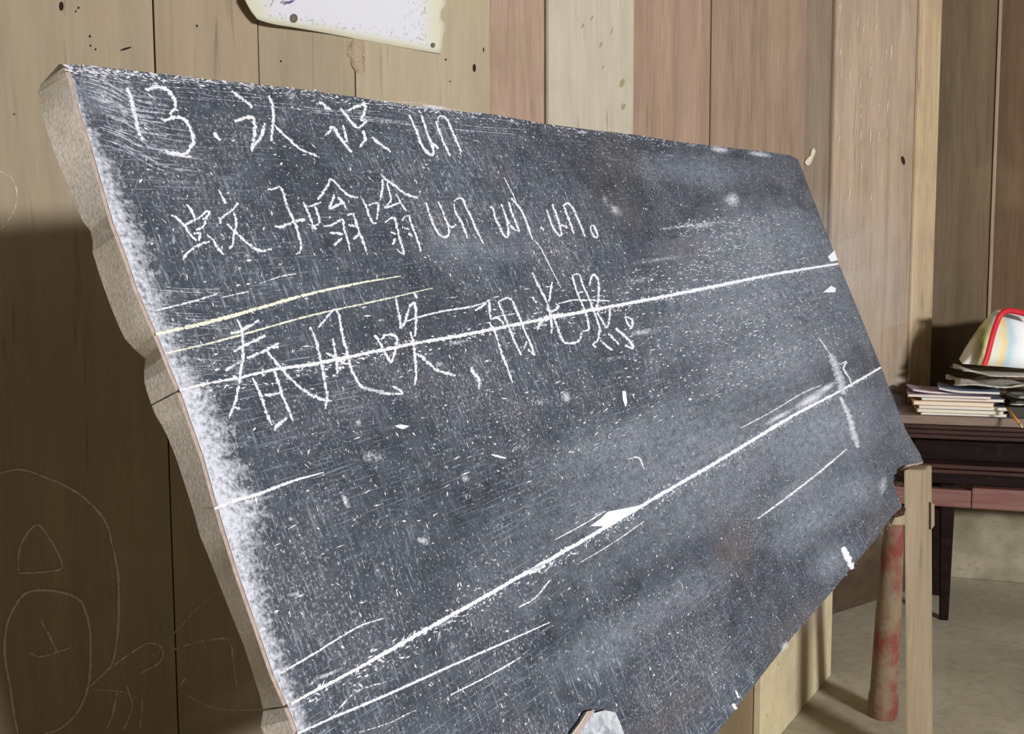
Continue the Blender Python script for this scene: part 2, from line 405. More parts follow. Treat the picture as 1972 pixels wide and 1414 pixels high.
# ------------------------------------------------------------------ the blackboard
H_ = ray(2262, 389).normalized()
r1, r2 = ray(125, 120), ray(575, 1414)
U_ = r1.cross(r2).cross(H_).normalized()
if U_.z < 0: U_ = -U_
N_ = H_.cross(U_).normalized()
TL = CAM + r1*1.0
def on_board(x, y, off=0.0): return hit_plane(x, y, TL+N_*off, N_)
def st(x, y, off=0.0):
    p = on_board(x, y, off)-TL; return (p.dot(H_), p.dot(U_))
def B(s, t, z=0.0): return TL + H_*s + U_*t + N_*z
BL = B(0, -1.052)
MB = Matrix.Identity(4)
for i in range(3): MB[i][0], MB[i][1], MB[i][2], MB[i][3] = H_[i], U_[i], N_[i], BL[i]
bb = empty('blackboard', MB, 'long old blackboard with chalked Chinese lesson and pinyin, leaning back on a stand', 'blackboard')
TH = 0.044
top_px = [(125,120),(180,123),(240,130),(300,137),(400,149),(490,158),(600,171),(700,186),(800,201),(850,208),(945,217),(1050,236),(1140,248),(1220,257),(1300,270),(1371,279),(1480,291),(1522,298),(1536,306),(1546,328)]
right_px = [(1552,345),(1575,405),(1598,465),(1616,509),(1650,590),(1697,707),(1720,765),(1745,828),(1773,875),(1779,892)]
notch_px = [(1746,898),(1724,914),(1721,930),(1729,954),(1738,976),(1724,990)]
bot_px = [(1690,1036),(1640,1096),(1600,1146),(1560,1192),(1525,1232),(1490,1276),(1455,1321),(1420,1366),(1385,1414)]
left_px = [(125,120),(137,155),(150,212),(170,272),(190,342),(215,428),(240,492),(262,558),(285,612),(303,652),(325,708),(345,755),(365,812),(390,882),(412,962),(430,1022),(455,1102),(490,1202),(525,1302),(555,1368),(572,1414)]
back_px = [(112,124),(98,131),(88,141),(82,150),(78,158),(73,182),(82,225),(105,295),(135,365),(158,425),(180,452),(177,482),(195,540),(215,595),(238,650),(262,676),(279,686),(282,703),(274,722),(284,758),(298,798),(318,830),(340,884),(365,962),(378,1003),(381,1022),(400,1068),(430,1145),(470,1245),(502,1345),(509,1382),(500,1392),(506,1414)]
SE = [(-9, 0.1), ]
def seam_t(pts): 
    q = [st(*p) for p in pts]; q.sort(); return q
seamC = seam_t([(345,752),(400,739),(460,728),(530,712),(600,702),(700,682),(796,662),(884,647),(1000,624),(1084,608),(1174,591),(1260,575),(1355,556),(1482,530),(1616,508)])
seamE = seam_t([(560,1356),(605,1332),(679,1293),(760,1247),(839,1202),(920,1157),(1000,1111),(1081,1065),(1169,1014),(1241,971),(1320,925),(1400,878),(1470,835),(1534,797),(1614,755),(1697,707)])
def interp(L, s):
    if s <= L[0][0]: return L[0][1]
    for a, b in zip(L, L[1:]):
        if s <= b[0]: return a[1]+(b[1]-a[1])*(s-a[0])/(b[0]-a[0])
    return L[-1][1]
topL = [st(*p) for p in top_px]
rightL = [st(*p) for p in right_px]
botL = [st(*p) for p in notch_px+bot_px] + [(0.5, -1.046), (0.2, -1.05)]
leftL = [st(*p) for p in left_px] + [(0.0, -0.85), (0.004, -1.052)]           # downwards
backL = [st(*p, off=-TH) for p in back_px] + [(0.02, -0.85), (0.02, -1.052)]
def lerp_t(L, t):          # left outline: s at height t
    for a, b in zip(L, L[1:]):
        if a[1] >= t >= b[1]: return a[0]+(b[0]-a[0])*(a[1]-t)/max(1e-9, a[1]-b[1])
    return L[0][0] if t > L[0][1] else L[-1][0]
def right_s(t): return lerp_t(topL[-3:]+rightL, t) if t < topL[-3][1] else topL[-3][0]
def plank_mesh(name, upper, lower, tl, tu):
    """front outline in (s,t): upper edge left->right, right edge down, lower edge right->left, left edge up"""
    G = 0.0009
    up = [(s, t-(G if upper != 'top' else 0)) for s, t in tl]
    lo = [(s, t+(G if lower != 'bot' else 0)) for s, t in tu]
    tr, br = up[-1][1], lo[-1][1]
    rt = [(s, t) for s, t in topL[-2:]+rightL if tr-0.004 > t > br+0.004] if upper == 'top' else [(s, t) for s, t in rightL if tr-0.004 > t > br+0.004]
    if lower == 'bot': rt = [(s, t) for s, t in rightL if tr-0.004 > t]
    tlft, blft = up[0][1], lo[0][1]
    nL = 30
    lt = [tlft+(blft-tlft)*k/nL for k in range(1, nL)]
    if upper == 'top': lt = [tlft-0.003, tlft-0.006]+lt
    front = up + rt + lo[::-1] + [(lerp_t(leftL, t), t) for t in reversed(lt)]
    nlo, nup = len(up)+len(rt)+len(lo)-1, 0
    back = list(front)
    # ragged sawn left end: the back edge has its own outline
    for idx in list(range(nlo, len(front))) + [0]:
        s, t = front[idx]; back[idx] = (lerp_t(backL, max(t, -1.05)), t)
    if upper == 'top': back[0] = st(114, 123, -TH); back[1] = (back[1][0], back[1][1]-0.006)
    n = len(front)
    cen = (sum(p[0] for p in front)/n, sum(p[1] for p in front)/n)
    ins = []
    for i in range(n):
        a, b, c = front[i-1], front[i], front[(i+1) % n]
        e1 = Vector((b[0]-a[0], b[1]-a[1])); e2 = Vector((c[0]-b[0], c[1]-b[1]))
        e1 = e1.normalized() if e1.length > 1e-9 else e2.normalized(); e2 = e2.normalized() if e2.length > 1e-9 else e1
        nn = Vector((e1.y+e2.y, -(e1.x+e2.x))); nn = nn.normalized() if nn.length > 1e-9 else Vector((0, 0))
        seam = (upper != 'top' and 0 < i < len(up)-1) or (lower != 'bot' and len(up)+len(rt) < i < nlo)
        e_ = 0.0007 if seam else 0.0028
        ins.append((b[0]+nn.x*e_, b[1]+nn.y*e_))
    V = [B(s, t, 0) for s, t in ins] + [B(s, t, -0.004) for s, t in front] + [B(s, t, -TH) for s, t in back]
    fc, mi = [tuple(range(n-1, -1, -1))], [0]
    for i in range(n):
        j = (i+1) % n
        fc.append((i, j, n+j, n+i)); mi.append(1)
        fc.append((n+i, n+j, 2*n+j, 2*n+i)); mi.append(2)
    fc.append(tuple(range(2*n, 3*n))); mi.append(2)
    o = mesh_obj(name, V, fc, None, bb, mats=[M_SLATE, M_RIM, M_EDGE], midx=mi)
    return o
Ls = lerp_t(leftL, -0.355); Le = lerp_t(leftL, -0.677)
cU = [(Ls, interp(seamC, Ls))] + [q for q in seamC if q[0] > 0.03][:-1] + [(right_s(-0.351), seamC[-1][1])]
eU = [(Le, interp(seamE, Le))] + [q for q in seamE if q[0] > 0.03][:-1] + [(right_s(-0.675), seamE[-1][1])]
plank_mesh('board_plank', 'top', 'c', topL[:-2], cU)
plank_mesh('board_plank', 'c', 'e', cU, eU)
bl = [(0.004, -1.052)] + botL[::-1]
plank_mesh('board_plank', 'e', 'bot', eU, bl)
# battens nailed across the back
M_BATTEN = wood_mat('batten_wood', 'y', False, lin(140,120,92), 0.8)
for s0 in (0.45, 1.85):
    box('back_batten', B(s0, -0.98, -TH-0.03), H_*0.08, U_*0.92, N_*0.03, M_BATTEN, bb)
# cracks in the sawn end
ck = Strokes(lambda x, y: on_board(x, y, -0.02)-H_*0.012, -H_, 0.0)

# ---- writing
def bhit(x, y): return on_board(x, y)
lift0 = [0.0008]
def chars(name, zo, strokes, w, dens=0.92, mat=None, label=None):
    S = Strokes(bhit, N_, lift0[0])
    for s in strokes:
        ww = w
        if isinstance(s, tuple): s, ww = s
        S.add(Z(*zo, s), ww, dens)
    o = S.build(name, mat or M_CHALK, bb)
    if label: o['label'] = label
    return o
zA = (200,130,5.478); zB = (550,150,5.478); zC = (320,320,5.189); zD = (580,320,6.1625); zE = (800,340,4.93); zF = (400,540,4.714); zG = (700,520,5.44); zH = (920,490,5.238)
def zz(z1, z2, pts): return [((z2[0]+x/z2[2]-z1[0])*z1[2], (z2[1]+y/z2[2]-z1[1])*z1[2]) for x, y in pts]
CH = 'chalk_character'
chars(CH, zA, [([(240,215),(275,310),(305,440),(335,560),(365,680),(410,775)],10)], 9)
chars(CH, zA, [[(430,225),(455,240),(520,215),(600,212),(660,240),(710,290),(750,370),(745,430),(715,470),(690,500)],[(600,540),(650,560),(720,530),(810,535),(880,590),(920,690),(945,790),(900,860),(880,900),(840,920),(760,910),(690,900),(640,875)],([(660,915),(760,925),(850,940),(920,945)],6),([(700,480),(760,440)],7)], 9)
chars(CH, zA, [([(1155,690),(1190,740),(1230,770)],9)], 9)
chars(CH, zA, [[(1345,250),(1420,310),(1500,370),(1545,400),(1545,440)],([(1375,575),(1440,550),(1520,530),(1570,550),(1590,620),(1580,740),(1560,850),(1555,890)],9),([(1690,590),(1680,660),(1650,740),(1600,800),(1560,860)],9),[(1735,300),(1765,380),(1785,480),(1780,580),(1770,680),(1760,780)],([(1780,590),(1830,650),(1910,730),(1972,780)]+zz(zA,zB,[(80,700),(170,765),(260,800),(350,840)]),6)], 7.5)
chars(CH, zB, [[(320,275),(380,270),(420,310),(475,335)],[(415,605),(470,560),(480,515),(510,540),(560,620),(620,700),(690,790)],[(575,325),(640,410),(700,480),(750,525),(810,500),(855,450)],[(655,350),(720,315),(830,285),(835,340),(810,400),(790,450),(840,440)],([(600,500),(620,580),(640,680)],6),[(810,560),(830,620),(835,660),(800,700),(775,740)],[(905,630),(970,680),(1040,735),(1105,785)]], 7.5)
chars(CH, zB, [[(1300,390),(1340,480),(1390,600),(1430,710),(1480,780),(1540,820),(1555,780),(1530,690),(1490,590),(1460,490),(1425,395)],[(1540,690),(1610,750)],[(1580,460),(1630,600),(1680,720),(1730,830)],([(1600,470),(1615,410),(1660,415),(1710,460),(1750,560),(1800,670),(1850,790)],6)], 6.5)
chars(CH, zC, [[(45,490),(110,530),(180,600),(230,680),(300,750)],[(195,380),(240,440),(270,500),(290,550)],[(190,590),(260,550),(340,510),(400,450),(430,480),(360,540)],[(400,500),(370,600),(290,640)],[(270,680),(330,680),(320,750)],[(160,940),(200,880),(270,820),(350,780),(430,760)],[(400,690),(460,740),(510,820),(570,890)],[(520,240),(550,300),(590,380)],[(715,370),(660,440),(590,490),(540,530),(535,580)],[(665,460),(690,530),(690,600),(680,650),(665,720),(660,790),(625,830)],[(600,580),(660,640),(730,710),(800,770),(880,830),(950,850),(1050,835)]], 6.5)
chars(CH, zC, [[(1010,235),(1060,235),(1120,210),(1150,230),(1175,290),(1190,370),(1225,450),(1265,530),(1290,590),(1310,650),(1330,730),(1345,800),(1330,860),(1290,885)],([(1080,605),(1140,610),(1220,580),(1300,550),(1385,535)],8)], 6.5)
chars(CH, zD, [[(15,430),(60,510),(100,610),(150,740),(180,750)],([(80,490),(160,460),(230,430)],5),[(160,480),(190,570),(210,670),(140,720)],[(335,150),(310,230),(250,320),(190,400)],([(335,150),(390,190),(470,280),(560,350),(670,380)],5.5),[(380,340),(375,400),(330,510),(400,480),(490,440)],[(430,370),(490,440),(530,510)],([(260,715),(340,710),(420,670),(490,640),(500,740),(530,830),(555,920),(575,1020)],5.5),[(330,795),(400,800),(490,815)],[(480,860),(430,900),(385,945)],[(540,590),(600,570),(630,620),(650,690),(680,780),(720,880),(765,1020)],[(550,695),(610,715),(670,720)],[(690,810),(650,840),(610,870)]], 6.5)
chars(CH, zD, [[(725,395),(770,490),(800,590),(850,680),(890,670)],([(790,470),(850,445),(910,450),(905,540),(890,640)],5),[(960,160),(960,240),(950,330),(930,410)],[(935,95),(1010,170),(1110,240),(1230,330),(1380,385)],([(1015,200),(1030,280),(1060,380),(1040,440),(985,500),(1080,470),(1165,440)],5),([(1120,330),(1165,420),(1210,490),(1245,540)],5),[(985,670),(1080,615),(1115,650),(1135,750),(1165,870),(1195,970),(1215,1050)],([(1215,1050),(1170,1030),(1130,990)],3.5),[(1055,785),(1120,810)],[(1110,860),(1075,940)],([(1190,650),(1220,610),(1270,595),(1300,690),(1350,820),(1390,930),(1410,1020)],5),[(1215,730),(1275,760)],[(1265,800),(1315,840)]], 6)
UNa = [[(97,250),(130,360),(170,460),(220,550),(275,580),(310,550),(310,480),(280,400),(245,310),(210,240)],[(310,460),(345,485),(385,455)],[(360,260),(375,340),(430,430),(465,520),(490,590)],[(360,240),(390,215),(440,215),(480,300),(530,400),(570,500),(610,580),(640,640)]]
chars(CH, zE, UNa, 5.5)
chars(CH, zE, [[(705,285),(740,320),(750,390),(790,470),(830,550),(865,580),(880,540),(870,450),(845,350),(810,265)],[(870,420),(920,490),(985,525)],[(880,240),(905,330),(940,420),(985,520)],[(905,205),(960,270),(1010,340),(1050,430),(1080,520),(1110,600)]], 5.5)
chars(CH, zE, [[(1240,315),(1270,400),(1300,480),(1340,540),(1380,560),(1370,480),(1340,380),(1295,265)],[(1380,460),(1440,490)],[(1400,270),(1440,380),(1475,470),(1500,545)],[(1400,280),(1440,255),(1490,300),(1530,390),(1570,480),(1605,570)],[(1185,480),(1215,515)]], 5.5)
chars(CH, zE, [[(1660,475),(1690,470),(1725,560),(1700,580),(1665,520),(1660,475)]], 5)
chars(CH, zF, [[(260,350),(300,440),(315,540),(315,650),(315,740),(290,840),(285,920),(265,1020),(245,1110),(205,1210),(190,1260)],([(200,480),(270,475),(340,440),(460,365)],8),[(230,650),(320,600),(420,550),(520,505)],[(155,825),(240,770),(300,740)],[(350,710),(450,670),(520,640),(640,575)],[(530,615),(640,610)],[(530,640),(600,730),(680,820),(770,920),(850,990),(950,1050),(1050,1090),(1120,1100)],[(400,890),(450,980),(490,1080),(530,1210),(580,1320)],[(600,830),(630,920),(670,1040),(720,1160),(770,1280)],[(510,1045),(590,1040),(660,1025)],([(595,1365),(640,1310),(710,1250)],9),[(215,1150),(290,1170)]], 7.5)
chars(CH, zF, [[(925,425),(975,540),(1010,680),(1040,820),(1060,940),(1080,1050),(1065,1170)],[(1000,430),(1060,360),(1140,270),(1180,300),(1200,400),(1230,540),(1265,670),(1290,780),(1340,890),(1400,970),(1500,1000),(1600,1020)]+zz(zF,zG,[(0,1240),(100,1265),(200,1295),(300,1300),(400,1300),(370,1260),(300,1220)]),[(1130,530),(1150,630),(1165,740),(1170,850),(1130,870)],[(1070,660),(1140,700),(1220,750),(1280,760)],[(1180,800),(1230,790)]], 7)
chars(CH, zG, [[(110,685),(170,770),(220,870),(285,980)],[(180,740),(220,690),(290,680),(345,710),(340,780),(320,880),(290,970)],[(330,290),(350,390),(375,500),(390,610),(430,540),(450,470),(490,370),(530,350),(545,430),(545,540),(535,700)],[(520,240),(560,300)],[(485,650),(515,750),(530,880),(540,990),(545,1100),(530,1210)],([(540,880),(600,910),(680,980),(760,1050),(850,1080),(960,1110)],8)], 7)
chars(CH, zG, [([(1125,1020),(1150,1090),(1190,1120),(1210,1200),(1200,1250)],9)], 9)
chars(CH, zH, [[(-30,570),(60,510),(105,470),(115,560),(130,650),(190,640),(240,680),(255,710)],[(110,690),(160,760),(200,880),(240,1010),(280,1110),(320,1220),(350,1300)],[(200,480),(250,590),(300,710),(350,840),(400,950),(435,1020)],[(205,480),(290,440),(345,470),(380,560),(430,670),(480,800),(530,910),(570,1020)],[(570,1020),(500,960)],[(460,960),(490,880)],([(170,635),(270,617),(370,600)],3)], 6)
chars(CH, zH, [[(545,185),(600,300),(660,420),(710,510)],[(745,280),(730,380),(715,480)],[(545,430),(590,490)],([(690,550),(740,580),(810,530),(780,500)],7),[(700,500),(720,600),(740,700),(740,800)],([(860,605),(760,620),(680,640),(620,700),(600,760)],8),[(770,660),(800,740),(830,830),(870,890),(940,900),(1020,870),(1040,790)]], 6)
chars(CH, zH, [[(950,210),(980,330),(1030,460),(1080,580),(1110,680),(1110,760),(1050,780)],[(950,215),(1020,205),(1060,320),(1110,430),(1160,560),(1200,660),(1240,790)],[(1000,390),(1060,380)],[(1050,460),(1090,470)],[(1120,320),(1140,240),(1170,205),(1210,270),(1215,370),(1210,480),(1180,560)],[(1200,590),(1250,670),(1295,740),(1320,670),(1330,550)],[(1220,760),(1210,860),(1160,910),(1190,940)],[(1230,870),(1300,930),(1355,970)],[(1310,800),(1360,850),(1420,910)],([(1385,750),(1460,810),(1530,880),(1560,950),(1480,920)],7)], 5.5)
chars(CH, zH, [[(1480,625),(1550,660),(1550,745),(1510,700),(1480,625)]], 5)
# ---- ruled and smeared chalk lines
lift0[0] = 0.0005
def line(pts, w, dens=0.95, mat=None, w2=None):
    S = Strokes(bhit, N_, 0.0005); S.add(pts, w, dens, taper=0.35, jit=0.3, w2=w2, edge=0.7); return S.build('chalk_line', mat or M_CHALK, bb)
sc_px = [(345,752),(400,739),(460,728),(530,712),(600,702),(700,682),(796,662),(884,647),(1000,624),(1084,608),(1174,591),(1260,575),(1355,556),(1482,530),(1614,508)]
se_px = [(560,1356),(605,1332),(679,1293),(760,1247),(839,1202),(920,1157),(1000,1111),(1081,1065),(1169,1014),(1241,971),(1320,925),(1400,878),(1470,835),(1534,797),(1614,755),(1696,708)]
line(sc_px, 6.5, 1.0); line(se_px, 8.0, 1.05, w2=6)
line([(299,644),(384,625),(453,607),(532,584),(610,563),(690,546),(771,532)], 9, 1.0, M_CREAM, 3.5)
line([(321,681),(437,653),(594,609),(730,579),(833,555)], 4.5, 0.95, M_CREAM, 3)
line([(299,599),(374,580),(418,566)], 4.5, 0.85); line([(428,573),(478,562)], 3.5, 0.8); line([(500,546),(540,533),(569,528)], 3, 0.8)
line([(780,620),(810,610),(856,599),(902,592),(940,581)], 4, 0.9); line([(1075,585),(1110,578),(1174,580)], 3.5, 0.85)
line([(412,980),(460,962),(492,954),(560,928),(623,910)], 9, 0.98, None, 3)
line([(572,1414),(639,1383),(739,1341),(870,1282),(1000,1225),(1058,1199)], 6, 1.0, None, 3.5)
line([(867,1339),(940,1302),(1003,1266)], 3.5, 0.9); line([(540,1297),(600,1262),(687,1209),(739,1191)], 5, 0.9, None, 3)
line([(640,1380),(655,1362),(690,1330),(750,1312)], 4, 0.7); line([(690,1411),(740,1396),(800,1368)], 3, 0.75)
line([(1458,1000),(1518,956),(1576,911),(1630,865)], 4.5, 0.85); line([(1426,825),(1486,793),(1544,758),(1582,742)], 3, 0.8)
line([(1068,1040),(1120,1012),(1165,985)], 3, 0.85); line([(1110,1088),(1180,1046),(1240,1004)], 2.5, 0.8)
line([(998,1170),(1030,1152),(1058,1118)], 4, 0.85)
line([(970,342),(985,370),(995,392)], 2.5, 0.8); line([(1025,460),(1042,480),(1060,517)], 3, 0.85); line([(1047,492),(1062,520),(1080,555)], 2.5, 0.8)
line([(1270,442),(1310,437),(1355,431),(1395,427)], 8, 0.62); line([(1576,650),(1604,691)], 3, 0.8)
line([(1599,682),(1612,715),(1625,760)], 17, 0.85, M_DUST, 16); line([(1618,765),(1635,805),(1652,862)], 9, 0.9, M_DUST, 13)
line([(1617,702),(1630,697),(1624,710),(1636,730),(1640,745)], 4, 0.85); line([(1623,1054),(1634,1078),(1642,1096)], 12, 1.0)
line([(1410,1356),(1418,1366)], 8, 1.0); line([(1416,1330),(1422,1345)], 5, 0.9); line([(946,876),(974,883)], 4, 1.0); line([(1210,884),(1230,882),(1240,905)], 3, 0.9)
line([(1480,1020),(1500,1070),(1520,1110)], 3, 0.4)
def wpoly(p):
    W = Strokes(bhit, N_, 0.0012); W.poly(p); W.build('chalk_patch', M_CHALK, bb)
wpoly(Z(900,700,3.536,[(830,1110),(900,1060),(950,1012),(1060,990),(1200,962),(1150,1000),(950,1112)]))
wpoly(Z(900,700,3.536,[(1050,190),(1075,190),(1085,270),(1072,300),(1055,250)])); wpoly(Z(1100,250,3.1417,[(1520,985),(1570,945),(1600,960),(1595,985)]))
wpoly(Z(1100,250,3.1417,[(1550,770),(1590,730),(1610,790),(1570,800)])); wpoly(Z(280,480,3.18,[(1520,1085),(1560,1075),(1615,1085),(1570,1105)]))
wpoly(Z(900,700,3.536,[(420,1414),(500,1350),(520,1370),(490,1414)])); wpoly([(1010,1103),(1046,1085),(1050,1092),(1020,1107)])
# rubbed chalk band along the left edge
bandw = [(120,8,.55),(190,16,.62),(250,24,.72),(330,32,.8),(420,46,.85),(500,48,.82),(560,50,.82),(620,42,.8),(690,36,.8),(760,66,.9),(830,66,.9),(900,70,.9),(970,84,.95),(1050,64,.88),(1110,44,.85),(1200,38,.82),(1300,34,.8),(1414,26,.8)]
S = Strokes(bhit, N_, 0.0003); rows = 140; cols = 8
for r in range(rows+1):
    y = 124 + (1412-124)*r/rows
    for a, b in zip(left_px, left_px[1:]):
        if a[1] <= y <= b[1]: x0 = a[0]+(b[0]-a[0])*(y-a[1])/(b[1]-a[1]); break
    for a, b in zip(bandw, bandw[1:]):
        if a[0] <= y <= b[0]: k = (y-a[0])/(b[0]-a[0]); ww = a[1]+(b[1]-a[1])*k; dn = a[2]+(b[2]-a[2])*k; break
    ww *= random.uniform(0.8, 1.25)
    for c in range(cols+1):
        u = c/cols
        S.v.append(on_board(x0+2.5+u*ww*1.25, y-u*ww*0.1)+N_*0.0004); S.d.append(dn*(1.0-0.72*u**1.5)*random.uniform(0.9, 1.08))
for r in range(rows):
    for c in range(cols):
        a = r*(cols+1)+c; S.f.append((a, a+1, a+cols+2, a+cols+1))
S.build('chalk_dust_band', M_DUST, bb)
# smudges
for k, a in enumerate( [(1385,288,34,10,.15,.8),(1462,297,40,9,.12,.75),(1410,385,26,24,.6,.75),(1350,436,60,8,-.1,.6),(1270,500,110,10,-.15,.5),(1230,540,70,16,-.15,.45),(1560,770,60,13,-.5,.95),(1500,803,55,9,-.5,.85),(1590,748,40,10,-.5,.9),(1090,765,18,20,0,.75),(1040,775,24,14,0,.5),(770,822,14,7,.1,.8),(690,815,12,10,.5,.8),(665,965,9,24,-.4,.8),(715,880,50,22,.2,.55),(815,1042,20,12,.3,.8),(895,922,14,12,.3,.75),(560,1000,10,8,0,.7),(570,1145,22,10,0,.65),(485,965,22,8,-.3,.9),(1150,990,14,6,-.5,.7),(845,700,16,10,0,.6),(880,660,40,8,-.15,.65),(1240,640,60,12,-.15,.6),(1180,690,70,10,-.15,.45),(1260,560,60,10,-.15,.45),(1700,935,14,38,.2,.6),(630,1300,55,8,-.4,.7),(860,1200,40,12,-.4,.5),(845,1225,4,24,.2,.7),(870,1245,14,16,0,.5),(1510,1245,14,18,.4,.7),(1290,300,24,6,.1,.45),(835,206,40,6,.15,.8),(1120,255,20,6,.1,.7),(560,183,30,10,.2,.55),(360,150,40,8,.1,.45),(400,560,60,12,-.1,.4),(350,700,40,16,0,.4),(700,520,60,8,-.1,.35),(1000,430,30,18,.6,.35),(1185,405,30,16,.7,.6),(1165,385,14,22,-.4,.5),(1500,680,20,60,.3,.35),(1430,600,60,30,0,.35),(1000,860,60,14,-.3,.4),(960,1020,40,40,0,.3),(720,1080,60,60,0,.25)]):
    SM = Strokes(bhit, N_, 0.0002+k*0.000004); SM.patch(*a[:5], a[5]+0.12); SM.build('chalk_smudge', M_DUST, bb)
for k, a in enumerate( [(1480,560,330,190,-.2,.62),(1420,860,330,170,-.5,.6),(1150,1000,330,170,-.5,.42),(1600,820,150,90,-.5,.75),(1560,1000,130,60,-.6,.72),(1480,700,190,60,-.3,.62),(1450,450,150,80,0,.6),(1180,850,200,60,-.3,.5),(1600,1080,60,40,-.7,.75),(1530,950,100,30,-.6,.6),(1300,1150,160,50,-.5,.5),(200,190,80,40,.2,.6),(1650,940,60,60,0,.7),(1150,1250,150,60,-.5,.45),(1350,330,150,40,.1,.5),(900,480,150,50,0,.4)]):  # wiped chalk residue, with the board's right-hand sheen painted in as lighter haze
    HZ = Strokes(bhit, N_, 0.00012+k*0.000004); HZ.patch(*a, rings=6, seg=28); HZ.build('chalk_haze_sheen', M_HAZE, bb)
for k, a in enumerate( [(1410,1060,50,90,-.1,.8),(1560,1180,60,40,-.8,.65),(1170,330,70,80,.2,.6),(1200,420,60,40,0,.6),(1390,880,60,30,-.4,.55),(1500,1240,50,40,-.8,.6),(960,330,40,40,.3,.5),(1290,1380,120,40,-.6,.5),(1330,480,80,40,0,.5),(1690,1000,30,60,.3,.6)]):
    BR = Strokes(bhit, N_, 0.00008+k*0.000004); BR.patch(*a, rings=6, seg=28); BR.build('worn_patch', M_WEAR, bb)
# arcs left by wiping in the upper left corner and along the top
AR = Strokes(bhit, N_, 0.0004)
for k in range(46):
    y = 128+k*3.4+random.uniform(-2, 2); x = 138+(y-120)*0.33+random.uniform(0, 40); L = random.uniform(60, 190)
    AR.add([(x, y), (x+L*0.3, y+L*0.10), (x+L*0.6, y+L*0.27), (x+L, y+L*0.34)], random.uniform(1.6, 3.2), random.uniform(0.55, 0.8))
for k in range(60):
    x = random.uniform(250, 900); y = 136+(x-250)*0.117+random.uniform(4, 50); L = random.uniform(30, 150)
    AR.add([(x, y), (x+L*.5, y+L*.04+random.uniform(-2,2)), (x+L, y+L*0.09+random.uniform(-4,4))], random.uniform(1.4, 2.6), random.uniform(0.5, 0.75))
for k in range(26):
    x = 290+random.uniform(0, 60); y = random.uniform(530, 740); L = random.uniform(40, 150); x += (y-600)*0.35
    AR.add([(x, y), (x+L*.5, y+L*.04), (x+L, y+L*0.05)], random.uniform(1.4, 2.4), random.uniform(0.55, 0.75))
AR.build('wipe_arcs', M_DUST, bb)['kind'] = 'stuff'
# uncountable flecks of dry chalk all over the board
FK = Strokes(bhit, N_, 0.0004)
import bisect
def inside(s, t): return 0.02 < s < right_s(t)-0.02 and -1.03 < t < -0.02
def fleck(s, t, ln, wdt, ang, dens):
    d = H_*math.cos(ang)+U_*math.sin(ang); q = N_.cross(d); c = B(s, t, 0.0005); k = len(FK.v)
    j = lambda: random.uniform(0.6, 1.2)
    FK.v.extend([c-d*ln*j(), c-q*wdt*j(), c+d*ln*j(), c+q*wdt*j()]); FK.d.extend([dens]*4); FK.f.append((k, k+1, k+2, k+3))
for k in range(12000):
    s = random.uniform(0, 1)**0.95*2.33; t = random.uniform(-1.03, -0.01)
    if not inside(s, t): continue
    z = 0.55+0.45*math.sin(s*5.1+2*math.sin(t*9))*math.cos(t*11+s*3)
    if random.random() > 0.35+0.65*z: continue
    big = random.random()**3
    ang = random.gauss(1.75, 0.5) if random.random() < 0.6 else random.gauss(0.0, 0.35)
    fleck(s, t, 0.0012+0.0034*big, 0.0006+0.0013*big*random.random(), ang, random.uniform(0.55, 0.95))
for k in range(1900):   # rows of dashes where the chalk caught the saw marks
    s = random.gauss(1.40, 0.48); t = random.choice([-0.20,-0.23,-0.27,-0.30,-0.33,-0.40,-0.44,-0.47,-0.52,-0.56])+random.gauss(0, 0.012)
    if t > -0.29 and s < 1.3: continue
    if inside(s, t): fleck(s, t, random.uniform(0.002, 0.010), random.uniform(0.0006, 0.0014), random.gauss(0.02, 0.08), random.uniform(0.6, 1.0))
for L_, nn_ in ((seamC, 900), (seamE, 900)):   # crumbs of chalk caught along the joints
    for k in range(nn_):
        s = random.uniform(0.02, 2.3); t = interp(L_, s)+random.gauss(-0.004, 0.006)
        fleck(s, t, random.uniform(0.001, 0.006), random.uniform(0.0005, 0.0016), random.gauss(0.0, 0.3), random.uniform(0.55, 1.0))
for k in range(700):                           # and along the top edge
    i = random.randrange(len(topL)-4); u = random.random(); s = topL[i][0]*(1-u)+topL[i+1][0]*u; t = topL[i][1]*(1-u)+topL[i+1][1]*u-0.003-abs(random.gauss(0, 0.008))
    fleck(s, t, random.uniform(0.001, 0.006), random.uniform(0.0005, 0.0014), random.gauss(0.0, 0.3), random.uniform(0.5, 0.9))
FK.build('chalk_flecks', M_CHALK, bb)['kind'] = 'stuff'

# ------------------------------------------------------------------ the stand that carries the board
es = empty('support_post', (1.1, 2.6, 0), 'rough squared pale wooden post with wedge holding the lower blackboard corner', 'post')
def strut(name, pts_bottom, pts_top, mat, parent, bevel=0.004):
    v = [Vector(p) for p in pts_bottom]+[Vector(p) for p in pts_top]
    n = len(pts_bottom)
    f = [tuple(range(n-1, -1, -1)), tuple(range(n, 2*n))]+[(i, (i+1) % n, n+(i+1) % n, n+i) for i in range(n)]
    o = mesh_obj(name, v, f, mat, parent); 
    if bevel: bev(o, bevel)
    return o
# visible right post: traced faces at its own distance, foot on the floor
dF = 2.58
def post_ring(y, xl, xm, xr, z=None):
    a = at_depth(xl, y, dF); b = at_depth(xm, y, dF); c = at_depth(xr, y, dF+0.05); d = a+(c-b)
    if z is not None:
        for q in (a, b, c, d): q.z = z
    return [a, b, c, d]
tp = post_ring(905, 1740, 1781, 1795); zt = tp[0].z
for q in tp[2:]: q.z = zt+0.004
strut('post', post_ring(1480, 1746, 1783, 1797, 0.0), tp, M_POST, es, 0.006)
